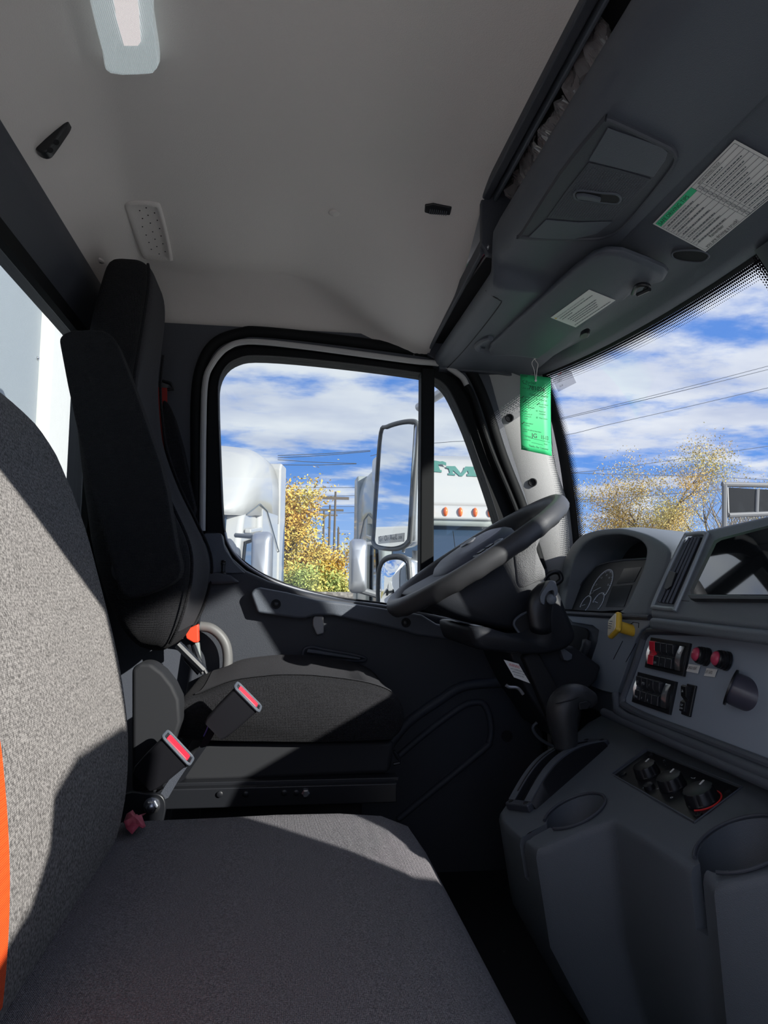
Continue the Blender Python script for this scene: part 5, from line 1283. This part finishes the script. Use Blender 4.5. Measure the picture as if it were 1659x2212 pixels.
# ---- shifter gate
sg = thing('shift_gate', 'black slotted gear selector gate on the console', 'shifter gate', PK(1200, 1680))
g0 = PK(1128, 1742); g1 = PK(1285, 1612); gd = (g1-g0); gl_ = gd.length; gd.normalize(); gs = kn.cross(gd).normalized()
if gs.y < 0: gs = -gs
def gp(a, b, c): return g0+gd*a*gl_+gs*b+kn*c
def arch(t): return .012+.030*math.sin(PI*min(1, max(0, t)))
n_ = 24; HW = .034
rows = []
for i in range(n_+1):
    t = i/n_; z_ = arch(t)
    rows.append([gp(t, -HW-.006, -.004), gp(t, -HW, z_-.003), gp(t, -HW+.003, z_), gp(t, -.013, z_), gp(t, -.011, z_-.012), gp(t, .011, z_-.012), gp(t, .013, z_), gp(t, HW-.003, z_), gp(t, HW, z_-.003), gp(t, HW+.006, -.004)])
gb = loft('gate_body', rows, BLK, sg, sharp=35)
for sgn in (-1, 1): mo('gate_rail', *loft_g([[gp(i/n_, sgn*x, arch(i/n_)+z_) for x, z_ in ((.014, -.001), (.014, .0012), (.033, .0012), (.033, -.001))] for i in range(n_+1)]), PLB, sg, sharp=40)
for t, nm in ((0.0, 0), (1.0, 1)):
    a, b = (t-.055, t+.02) if nm == 0 else (t-.02, t+.055)
    z0 = arch(t)
    prism('gate_end', [gp(a, -HW, -.004), gp(b, -HW, -.004), gp(b, HW, -.004), gp(a, HW, -.004)], kn*(z0+.004), PLA, sg, bevel=.004)
    for sgn in (-1, 1): lathe('screw_hole', gp((a+b)/2, sgn*.022, z0-.001), kn, [(0, .0055), (.0015, .0055), (.0018, .0045)], BLM, sg, seg=14)
tube('light_strip', [gp(.08+.8*k/16, .019, arch(.08+.8*k/16)+.0004) for k in range(17)], .0022, BLK, sg, seg=8)
for k in range(6): p = gp(.18+.13*k, .019, arch(.18+.13*k)+.0018); mo('gear_mark', [p, p+gd*.006, p+gd*.006+gs*.002, p+gs*.002], [(0, 1, 2, 3)], PTR, sg, flat=True)
# shifter
sf = thing('gear_shifter', 'black pistol-grip gear shifter rising from its gate', 'gear shifter', PY(1222, 1640, 1.49))
YG = 1.49
sp_pts = [((1224, 1648), 17), ((1223, 1632), 17), ((1222, 1619), 18), ((1222, 1618), 24), ((1221, 1600), 27), ((1217, 1575), 31), ((1214, 1550), 34), ((1216, 1528), 35), ((1226, 1512), 33), ((1240, 1505), 29), ((1255, 1505), 26), ((1268, 1509), 22), ((1279, 1514), 18), ((1286, 1518), 8)]
pts = [PY(a, b, YG) for (a, b), r in sp_pts]; rad = [r/1600*YG for (a, b), r in sp_pts]
cp = catN([(*p, r) for p, r in zip(pts, rad)], 3)
tube('grip', [V(p[:3]) for p in cp], [max(.002, p[3]) for p in cp], mat('shifter_plastic', (.028, .030, .034), .42, bump=('noise', 700, .25)), sf, seg=28, sharp=0)
tube('grip_seam', [PY(a, b, YG-.033) for a, b in [(1200, 1520), (1215, 1517), (1235, 1512), (1250, 1506)]], .0012, BLM, sf, seg=6)
prism('side_button', [PY(a, b, YG-.026) for a, b in [(1250, 1518), (1268, 1514), (1278, 1520), (1270, 1532), (1252, 1534)]], (0, .012, 0), BLK, sf, bevel=.002)
# pedal arc beside the console
tube('pedal_edge' if False else 'bent_strip', cat([PY(a, b, 1.75) for a, b in [(1160, 1561), (1151, 1572), (1160, 1590), (1180, 1605), (1202, 1616)]], 4, False), .004, PLB, co, seg=8)
# unseen green card, put on the dashboard to bounce green light
gc = tag(box('green_bounce_card', (.93, 1.36, .848), (1.08, 1.95, .850), GRN, None), 'unseen green card added on the dashboard top to bounce green light', 'card')
# ================================================================ OUTSIDE
GZ = -1.15
struct(mo('ground', [(-120, -60, GZ), (160, -60, GZ), (160, 200, GZ), (-120, 200, GZ)], [(0, 1, 2, 3)], ASP), 'asphalt yard coloured pale to bounce sunlight')
grs = struct(box('ground_verge', (-60, 26, GZ), (90, 120, GZ+.08), GRS), 'dry grass verge beyond the yard')
# own cargo box behind the cab
cb_ = thing('cargo_box', 'pale cargo box body right behind the rear cab window', 'cargo box', (-3, 1.15, 0))
box('front_panel', (-6.0, -.60, -.25), (-.96, 2.98, 3.0), BOXP, cb_)
prism('corner_post', [(-.955, 3.02, -.3), (-.93, 3.04, -.3), (-.93, 3.45, -.3), (-.98, 3.50, -.3), (-6.0, 3.50, -.3), (-6.0, 3.02, -.3)], (0, 0, 3.3), mat('white_post_paint', (.75, .75, .74), .4), cb_, bevel=.01, label='white corner post')
for k in range(6): lathe('rivet', PX(116, 650+0*k, -.79) if False else (-.958, 2.96, .2+.35*k+.03), (1, 0, 0), [(0, .008), (.003, .007), (.004, .003)], STL, cb_, seg=12)
# own mirror
mr = thing('wing_mirror', 'tall chrome-backed wing mirror outside the driver door', 'mirror', PY(860, 1200, 2.75))
mn = V((-.93, -.37, .02)).normalized(); m0 = PY(855, 1050, 2.75)
def PM(px, py, o_=0): return PL(px, py, m0, mn)+mn*o_
fo = cat([PM(*q) for q in [(822, 935), (836, 921), (868, 911), (895, 909), (903, 918), (903, 935), (896, 1040), (889, 1155), (884, 1172), (870, 1183), (848, 1187), (816, 1183), (806, 1172), (806, 1155), (813, 1040)]], 4)
fi = cat([PM(*q) for q in [(828, 939), (840, 927), (870, 918), (893, 918), (895, 930), (888, 1045), (882, 1150), (878, 1168), (866, 1177), (846, 1181), (819, 1177), (812, 1168), (813, 1150), (820, 1045)]], 4)
cen = sum(fo, V())/len(fo)
loft('housing', [[p*1 for p in fo], [p-mn*.02 for p in fo], [cen+(p-cen)*.97-mn*.05 for p in fo], [cen+(p-cen)*.80-mn*.085 for p in fo], [cen+(p-cen)*.4-mn*.10 for p in fo]], mat('chromed_housing', (.55, .58, .62), .25, .85), mr, sharp=0)
tube('mirror_bezel', fo, .007, GPL, mr, seg=10, closed=True)
glassp = prism('mirror_glass', [p+mn*.001 for p in fi], mn*.002, MIR, mr, label='flat mirror glass')
q4 = [PM(*q, .0035) for q in [(819, 1159), (875, 1151), (874, 1170), (819, 1175)]]
gs_ = prism('mirror_sticker', q4, mn*.0006, mat('translucent_sticker', (.72, .70, .68), .5), mr, label='pale sticker reading git out and look')
uu = (q4[1]-q4[0]); ul = uu.length; uu.normalize(); vv = (q4[0]-q4[3]); x = .03
for big, rest in (('G', 'IT'), ('O', 'UT'), ('A', 'ND'), ('L', 'OOK')):
    text(big, q4[3]+uu*ul*x+vv*.30+mn*.0012, uu, vv, .030, INKG, gs_, wx=.85); x += .10
    text(rest, q4[3]+uu*ul*x+vv*.30+mn*.0012, uu, vv, .015, INKG, gs_, wx=.85); x += .043*len(rest)+.03
m2 = thing('spot_mirror', 'small convex spot mirror below the tall wing mirror', 'mirror', PY(855, 1260, 2.75))
fo = cat([PM(*q) for q in [(816, 1300), (817, 1240), (824, 1215), (838, 1203), (862, 1200), (878, 1206), (884, 1220), (886, 1270), (880, 1310), (850, 1330), (822, 1325)]], 4); cen = sum(fo, V())/len(fo)
loft('housing', [[p*1 for p in fo], [p-mn*.02 for p in fo], [cen+(p-cen)*.95-mn*.05 for p in fo], [cen+(p-cen)*.7-mn*.08 for p in fo]], mat('chromed_housing_small', (.6, .63, .66), .25, .8), m2, sharp=0)
tube('mirror_bezel', fo, .007, GPL, m2, seg=10, closed=True)
loft('mirror_glass', [[cen+(p-cen)*s_+mn*z_ for p in fo] for s_, z_ in ((.90, .001), (.82, .005), (.65, .011), (.45, .016), (.25, .019), (.05, .0205))], MIR, m2, sharp=0, label='convex mirror glass')
# mirror arms
ma = thing('mirror_arm', 'grey steel mirror bracket rising outside the quarter window', 'bracket', PY(900, 1200, 2.6))
tube('upright_tube', [PY(903, 1190, 2.70), PY(899, 1290, 2.70), PY(897, 1400, 2.70)], .022, SIL, ma, seg=16)
tube('top_strut', [PY(905, 880, 2.6), PY(985, 828, 2.35)], .016, SIL, ma, seg=14)
tube('clamp', [PY(874, 1183, 2.74), PY(871, 1193, 2.74)], .006, LGT, ma, seg=10)

# ---- semi trucks
def semi(Mx, label, paint, gray, blank=False):
    def T(p): return Mx @ V(p)
    t = thing('semi_truck', label, 'truck', Mx.translation)
    def pr(name, prof, x0, x1, m, bevel=.05, parent=None, seg=4, **k): return mo(name, *prism_g([T((x0, y, z)) for y, z in prof], T((x1, 0, 0))-T((x0, 0, 0))), m, parent or t, bevel=bevel, seg=seg, **k)
    pr('cab_body', [(0, 1.25), (.04, 1.75), (.10, 1.80), (.62, 2.78), (.75, 2.86), (1.5, 2.9), (1.5, 1.0), (0, 1.0)], -1.12, 1.12, paint, .10)
    pr('sleeper', [(1.45, 1.0), (1.45, 3.0), (2.9, 3.05), (2.9, 1.0)], -1.2, 1.2, paint, .08)
    # roof fairing: rounded loft
    secs = []
    for y, zb, zt, hw in [(.42, 2.80, 2.90, .90), (.50, 2.78, 3.02, 1.02), (.68, 2.78, 3.22, 1.10), (.95, 2.80, 3.50, 1.15), (1.3, 2.85, 3.74, 1.18), (1.7, 2.85, 3.90, 1.20), (2.2, 2.85, 3.98, 1.20), (2.9, 2.85, 4.0, 1.20)]:
        s = []
        for k in range(33):
            th = PI*k/32; a, b = se(th, 4.6); s.append(T((a*hw, y+(.0), zb+b*(zt-zb))))
        secs.append(s)
    loft('roof_fairing', secs, paint, t, sharp=0)
    pr('side_extender', [(2.9, 1.0), (2.9, 3.75), (3.0, 3.85), (3.45, 3.85), (3.45, 1.0)], -1.22, 1.22, gray, .04)
    tube('fairing_seam', [T((1.13, .75, 2.80)), T((1.20, 1.3, 3.0)), T((1.21, 1.8, 2.95)), T((1.215, 2.9, 2.4))], .008, INKG, t, seg=6)
    tube('fairing_seam', [T((-1.13, .75, 2.80)), T((-1.20, 1.3, 3.0)), T((-1.21, 1.8, 2.95)), T((-1.215, 2.9, 2.4))], .008, INKG, t, seg=6)
    pr('hood', [(0.05, 1.70), (-.6, 1.60), (-1.5, 1.40), (-1.75, 1.25), (-1.8, .6), (0.05, .6)], -.95, .95, paint, .12)
    pr('bumper', [(-1.95, .45), (-1.95, .85), (-1.6, .85), (-1.6, .45)], -1.15, 1.15, CHR, .04)
    pr('grille', [(-1.81, .8), (-1.78, 1.25), (-1.74, 1.25), (-1.76, .8)], -.55, .55, GPL, .01)
    # glass
    d = V((0, .52, .98)).normalized(); n_ = V((0, -.98, .52)).normalized()
    def wsp(x, s, o=.012): p = V((x, .10, 1.80))+d*s+n_*o; return T(p)
    prism('windshield', [wsp(-.98, .06), wsp(.98, .06), wsp(.90, 1.10), wsp(-.90, 1.10)], T(n_*.01)-T((0, 0, 0)), TGL, t, bevel=.003, label='dark tinted windshield')
    tube('windshield_post', [wsp(0, .06, .012), wsp(0, 1.02, .012)], .012, RUB, t, seg=8)
    for s in (-1, 1):
        w_ = [(.42, 1.75), (.66, 2.42), (1.30, 2.50), (1.36, 2.42), (1.36, 1.60), (.46, 1.55)]
        mo('side_window', *prism_g([T((s*1.125, y, z)) for y, z in w_], T((s*.012, 0, 0))-T((0, 0, 0))), TGL, t, bevel=.003)
        tube('window_seal', [T((s*1.135, y, z)) for y, z in w_], .025, RUB, t, seg=8, closed=True)
        mo('rain_visor', *prism_g([T((s*1.13, y, z)) for y, z in [(.62, 2.60), (1.40, 2.68), (1.40, 2.62), (.62, 2.54)]], T((s*.09, 0, 0))-T((0, 0, 0))), gray if paint != WPA else paint, t, bevel=.02)
        # mirrors
        c = V((s*1.47, .05, 2.15))
        secs = [[T(c+V((x*s_*.8, o, z*s_))) for x, z in rrect(.12, .36, .06, 4)] for s_, o in ((.9, .0), (1, .03), (1, .10), (.85, .16), (.5, .19))] if False else [[T(c+V((x*s_, -o+.10, z*s_))) for x, z in rrect(.125, .38, .07, 4)] for s_, o in ((1, .0), (1, .08), (.92, .15), (.6, .20))]
        loft('mirror_housing', secs, SIL, t, sharp=0)
        mo('mirror_glass', [T(c+V((x*.88, .104, z*.9))) for x, z in rrect(.12, .36, .05, 4)], [tuple(range(20))], TGL if s < 0 else SIL, t, flat=True)
        tube('mirror_arm', [T((s*1.10, .10, 1.72)), T((s*1.45, .08, 1.82))], .05, GPL, t, seg=10)
        tube('mirror_arm', [T((s*1.08, .35, 2.50)), T((s*1.45, .10, 2.46))], .03, GPL, t, seg=10)
        for yy in (-1.05, 1.9, 2.9):
            lathe('wheel', T((s*.85, yy, .5)), T((s, 0, 0))-T((0, 0, 0)), [(0, .5), (.22, .5), (.25, .46), (.25, .30), (.20, .28)], RUB, t, seg=28)
    for k in range(5):
        x = (-.60, -.30, 0, .30, .60)[k]
        lathe('marker_light', T((x*.82, .585, 2.90)), T(V((0, -.75, .35)))-T((0, 0, 0)), [(0, .055), (.03, .05), (.05, .035), (.06, .01)], AMB, t, seg=14)
    return t, T
M1 = Matrix.Translation(V((-1.72, 9.35, GZ))) @ Matrix.Rotation(math.radians(-9), 4, 'Z')
semi(M1, 'white semi truck with tall roof fairing, left in the driver window', WPA, WPA)
M2 = Matrix.Translation(V((2.52, 10.3, GZ))) @ Matrix.Rotation(math.radians(0), 4, 'Z')
t2, T2 = semi(M2, 'pale green-grey semi truck with teal letters and orange roof lights', WPB, WPB)
# brow with markers and teal serif letters on its roof fairing
def Tb(p): return T2(p)
brow = [(.36, 2.86), (.40, 3.06), (.46, 3.09), (.75, 3.09), (.75, 2.84)]
mo('roof_brow', *prism_g([Tb((-1.05, y, z)) for y, z in brow], Tb((2.10, 0, 0))-Tb((0, 0, 0))), WPA, t2, bevel=.04)
fr2 = [(.40, 3.04), (.44, 3.30), (.52, 3.62), (.66, 3.80), (1.0, 3.92), (1.6, 3.95), (1.6, 3.0)]
mo('front_fairing', *prism_g([Tb((-1.12, y, z)) for y, z in fr2], Tb((2.24, 0, 0))-Tb((0, 0, 0))), WPA, t2, bevel=.09, seg=4, label='white front roof fairing')
for k in range(5):
    c0 = Tb((.07+.225*(k-2), .385, 2.975)); loft('marker_light', [[c0+V((math.cos(2*PI*q_/16)*.032*s_, -o_, math.sin(2*PI*q_/16)*.07*s_)) for q_ in range(16)] for s_, o_ in ((1, 0), (1, .02), (.8, .045), (.3, .06))], AMB, t2, sharp=0)
def letter(name, polys, px0, py0, sc_):
    for P in polys:
        pts = []
        for a, b in P:
            yy = 10.78
            for _ in range(4): q_ = PY(px0+a*sc_, py0+b*sc_, yy); yy = 10.3+.44+(q_.z-GZ-3.30)*.25-.014
            pts.append(q_)
        prism(name, pts, (0, .012, 0), TEAL, t2)
LM = [(0, 6), (24, 6), (40, 26), (52, 7), (79, 8), (79, 14), (74, 14), (80, 28), (86, 28), (86, 34), (56, 33), (56, 27), (61, 27), (58, 18), (44, 33), (36, 33), (18, 17), (18, 26), (24, 26), (24, 31), (5, 30), (5, 25), (10, 25), (6, 12), (1, 12)]
letter('teal_letter', [LM], 964, 1002, .80)
letter('teal_letter', [[(0, 0), (14, 0), (14, -2), (30, 1), (36, 0), (46, 4), (46, 12), (34, 8), (24, 10), (30, 24), (34, 24), (34, 30), (4, 28), (4, 22), (10, 22), (6, 10), (-2, 10)]], 927, 996, .80)
# ---- trailer behind seen in the mirror
bt2 = thing('parked_box_truck', 'white parked box truck reflected in the wing mirror', 'truck', (-14, 12, GZ))
box('cargo_body', (-20, 9, -.2), (-12, 19, 2.5), WPA, bt2, bevel=.05)
box('cab', (-11.9, 9.2, -.6), (-10.6, 11.5, 1.2), WPA, bt2, bevel=.2)
for xx in (-18, -14, -10.2):
    for yy in (9, 11.3): lathe('wheel', (xx, yy, GZ+.48), (0, 1, 0), [(0, .48), (.28, .48), (.28, .3)], RUB, bt2, seg=24)
# ---- utility poles and lines
def pole(px, pyt, pyb, y, label, arm_=True):
    a, b = PY(px[0], pyt, y), PY(px[1], pyb, y); b = V((b.x, b.y, GZ)); a = V((a.x, a.y, a.z))
    p = thing('utility_pole', label, 'pole', b, 'distant wooden utility poles'); r_ = .0017*y
    tube('pole_shaft', [a, b], [r_*.8, r_*1.1], WOOD, p, seg=10)
    if arm_: box('cross_arm', (a.x-1.1*y/60, a.y-.06, a.z-.45), (a.x+1.1*y/60, a.y+.06, a.z-.30), WOOD, p)
pole((725, 720), 1062, 1160, 42, 'nearest and tallest of the distant wooden utility poles'); pole((713, 709), 1091, 1188, 55, 'second tallest wooden utility pole, left of the tallest'); pole((700, 698), 1104, 1151, 70, 'shortest wooden utility pole, leftmost beside the yellow tree'); pole((731, 731), 1141, 1200, 50, 'dark stub pole close beside the pale semi truck', False)
def wire(name_lab, pts, y, r_=None):
    P = [PY(a, b, yy) for (a, b), yy in zip(pts, y)]
    r_ = r_ or .00042*y[0]
    return tag(tube('power_line', cat(P, 6, False), r_, WIRE, seg=6), name_lab, 'power line', 'overhead power lines')
wire('upper of the thick twin power line crossing the windshield', [(1120, 925), (1250, 894), (1400, 857), (1540, 822), (1700, 780)], (24,)*5)
wire('lower of the thick twin power line crossing the windshield', [(1120, 927), (1250, 897), (1400, 862), (1540, 828), (1700, 788)], (24.2,)*5)
wire('single power line just below the thick twin line', [(800, 985), (940, 957), (1190, 944), (1320, 916), (1480, 880), (1700, 828)], (24,)*6)
wire('faint power line passing above the yellow tree crown', [(1230, 1022), (1330, 1012), (1410, 1000), (1560, 978), (1700, 958)], (40,)*5, .016)
wire('slack power line crossing in front of the yellow tree', [(1215, 1021), (1300, 1024), (1400, 1026), (1550, 1031), (1700, 1038)], (26,)*5, .010)
wire('darker power line crossing low behind the instrument hood', [(1228, 1081), (1330, 1076), (1420, 1069), (1560, 1057), (1700, 1044)], (24,)*5, .012)
for (a, b, c, d, s) in ((600, 984, 800, 973, 'highest'), (600, 989, 800, 975, 'second'), (600, 993, 770, 1001, 'third'), (600, 1004, 770, 1002, 'fourth')):
    wire(s+' power line between the two semi trucks', [(a, b), ((a+c)/2, (b+d)/2+1.5), (c, d)], (30,)*3, .014)
for (a, b, c, d, s) in ((640, 1052, 780, 1053, 'fifth'), (600, 1072, 780, 1070, 'sixth'), (600, 1092, 780, 1094, 'seventh'), (600, 1109, 780, 1107, 'lowest')):
    wire(s+' thin power line behind the poles', [(a, b), ((a+c)/2, (b+d)/2+1), (c, d)], (44,)*3, .016)
wire('thin low power line left of the yellow tree', [(1232, 1067), (1290, 1078), (1360, 1090)], (40,)*3, .010); wire('lowest thin power line left of the yellow tree', [(1234, 1106), (1300, 1118), (1360, 1128)], (40,)*3, .010)

# ---- trees
def tree(label, base, top_z, rx, seed, leafcol, nleaf, leaf, lsize=.10, bare=False, grp='trees beyond the yard'):
    rr = random.Random(seed); b = V(base); t = thing('autumn_tree', label, 'tree', b, grp)
    H_ = top_z-b.z; g = []; tips = []
    def br(p, d, ln, r, dep):
        n_ = 4; pts = [p]; rs = [r]; q = p.copy(); dd = d.copy()
        for i in range(n_):
            dd = (dd+V((rr.uniform(-.18, .18), rr.uniform(-.18, .18), rr.uniform(-.05, .14)))).normalized(); q = q+dd*ln/n_; pts.append(q.copy()); rs.append(r*(1-.55*(i+1)/n_))
        g.append(tube_g(pts, rs, 5 if dep > 1 else 8))
        if dep >= 4: tips.extend(pts[1:]); return
        if dep >= 2: tips.extend(pts[2:])
        for k in range(rr.choice((3, 4)) if dep < 3 else 3):
            i = rr.randint(1, n_); a = rr.uniform(0, 2*PI); e = rr.uniform(.5, 1.0) if dep > 0 else rr.uniform(.25, .8)
            nd = (dd*1.0+V((math.cos(a)*rx/H_*2.6, math.sin(a)*rx/H_*2.6, rr.uniform(.0, .5)))*e).normalized()
            br(pts[i], nd, ln*rr.uniform(.55, .8), rs[i]*.7, dep+1)
    for k in range(3 if not bare else 2):
        a = rr.uniform(0, 2*PI); br(b+V((0, 0, 0)), V((math.cos(a)*.25, math.sin(a)*.25, 1)).normalized(), H_*.42, H_*.022, 0)
    mx_ = max(p.z for p in tips); s_ = (top_z-b.z)/(mx_-b.z)
    g = join(*g); vs = [b+V(((v.x-b.x)*s_, (v.y-b.y)*s_, (v.z-b.z)*s_)) for v in g[0]]
    mo('trunk_and_branches', vs, g[1], BARK if not bare else mat('pale_bark', (.22, .19, .16), .9), t, sharp=0)
    if nleaf:
        vs = []; fs = []; tips = [b+(p-b)*s_ for p in tips]
        for i in range(nleaf):
            p = rr.choice(tips)+V((rr.gauss(0, .33), rr.gauss(0, .33), rr.gauss(0, .28)))*leaf
            u_ = V((rr.uniform(-1, 1), rr.uniform(-1, 1), rr.uniform(-1, 1))).normalized(); w_ = u_.cross(V((rr.uniform(-1, 1), rr.uniform(-1, 1), rr.uniform(-1, 1)))).normalized(); s = lsize*rr.uniform(.6, 1.3)
            k = len(vs); vs += [p-u_*s, p+w_*s*.5, p+u_*s, p-w_*s*.5]; fs.append((k, k+1, k+2, k+3))
        mo('foliage', vs, fs, leafcol, t, flat=True)['kind'] = 'stuff'
LY = mat('golden_leaves', (.60, .37, .065), .7, mottle=((.50, .42, .10), .9, .4, .65)); LY2 = mat('orange_gold_leaves', (.52, .34, .10), .7, mottle=((.36, .35, .13), .5, .35, .7)); LG = mat('green_leaves', (.30, .36, .10), .8, mottle=((.60, .48, .12), .6, .4, .6))
def tb(px, pyt, y): p = PY(px, pyt, y); return (p.x, y, GZ), p.z
b, z = tb(572, 1045, 36); tree('dense golden yellow tree between the two semi trucks', b, z, 2.3, 5, LY, 26000, 1.2, .085)
b, z = tb(700, 1165, 38); tree('low golden tree in front of the utility poles', b, z, 2.0, 11, LY, 8000, .9, .085)
b, z = tb(730, 1235, 34); tree('low yellow-green bush below the utility poles', b, z, 2.0, 23, LG, 5000, .9, .08)
b, z = tb(660, 1225, 33); tree('low yellow-green bush beside the white semi truck', b, z, 2.2, 29, LG, 5000, .9, .08)
b, z = tb(1450, 958, 27); tree('large golden tree with open crown seen through the windshield', b, z, 4.2, 8, LY2, 52000, .85, .036)
b, z = tb(1370, 1075, 29); tree('smaller golden tree left of the large one in the windshield', b, z, 3.6, 15, LY2, 20000, .85, .036)
b, z = tb(1575, 965, 32); tree('bare leafless tree right of the large golden tree', b, z, 3.6, 19, LY2, 0, 1, bare=True)
b, z = tb(1690, 990, 34); tree('orange-gold tree behind the framed panel at the right edge', b, z, 3.4, 31, LY2, 20000, .9, .042)
# fence/wall under the yellow tree
tag(box('low_wall', (-3.5, 31, GZ), (6, 31.3, .35), mat('stone_wall', (.32, .30, .28), .9, mottle=((.12, .11, .11), 3, .4, .55))), 'low stone wall under the yellow trees', 'wall')
# framed dark panel (headache rack) at the right
fr = thing('headache_rack', 'dark panel in a grey steel frame beyond the dashboard at right', 'rack', PY(1600, 1100, 12))
def q(a, b): return PY(a, b, 12)
prism('rack_panel', [q(1572, 1053), (q(1700, 1060)), q(1700, 1108), q(1572, 1112)], (0, .04, 0), mat('dark_rack_panel', (.008, .010, .014), .6, spec=.1, mottle=((.02, .024, .03), 4, .5, .8)), fr)
for P in ([(1565, 1043), (1565, 1180)], [(1560, 1046), (1700, 1049)], [(1574, 1113), (1700, 1108)]): tube('rack_frame', [q(*P[0]), q(*P[1])], .045, GPL, fr, seg=8)
tube('rack_frame', [q(1572, 1053), q(1574, 1113)], .012, LGT, fr, seg=6); tube('rack_post', [q(1636, 1058), q(1634, 1112)], .035, GPL, fr, seg=8)
g = []
for k in range(24):
    g.append(tube_g([q(1570+6*k, 1114), q(1580+6*k, 1135)], .006, 4)); g.append(tube_g([q(1580+6*k, 1114), q(1570+6*k, 1135)], .006, 4))
mo('wire_mesh', *join(*g), GPL, fr)

# unseen open passenger door, top edge shaped to shade the bench
hx_, hy_ = .78, .12; dx_, dy_ = -.5, -.866
def D2(w_, z, t): return V((hx_+dx_*w_+dy_*t*-1*0+.866*t, hy_+dy_*w_-.5*t, z))
prof = [(-.14, .05), (-.14, 1.17), (.03, 1.18), (.20, 1.14), (.27, 1.10), (.283, 1.045), (.32, 1.0), (.406, .96), (.6, .93), (1.05, .92), (1.08, .85), (1.08, .10), (1.0, .05)]
dd_ = struct(prism('shade_door', [D2(a, b, 0) for a, b in prof], D2(0, 0, .07)-D2(0, 0, 0), PLA, bevel=.01), 'unseen open passenger door, outline shaped to shade the bench')
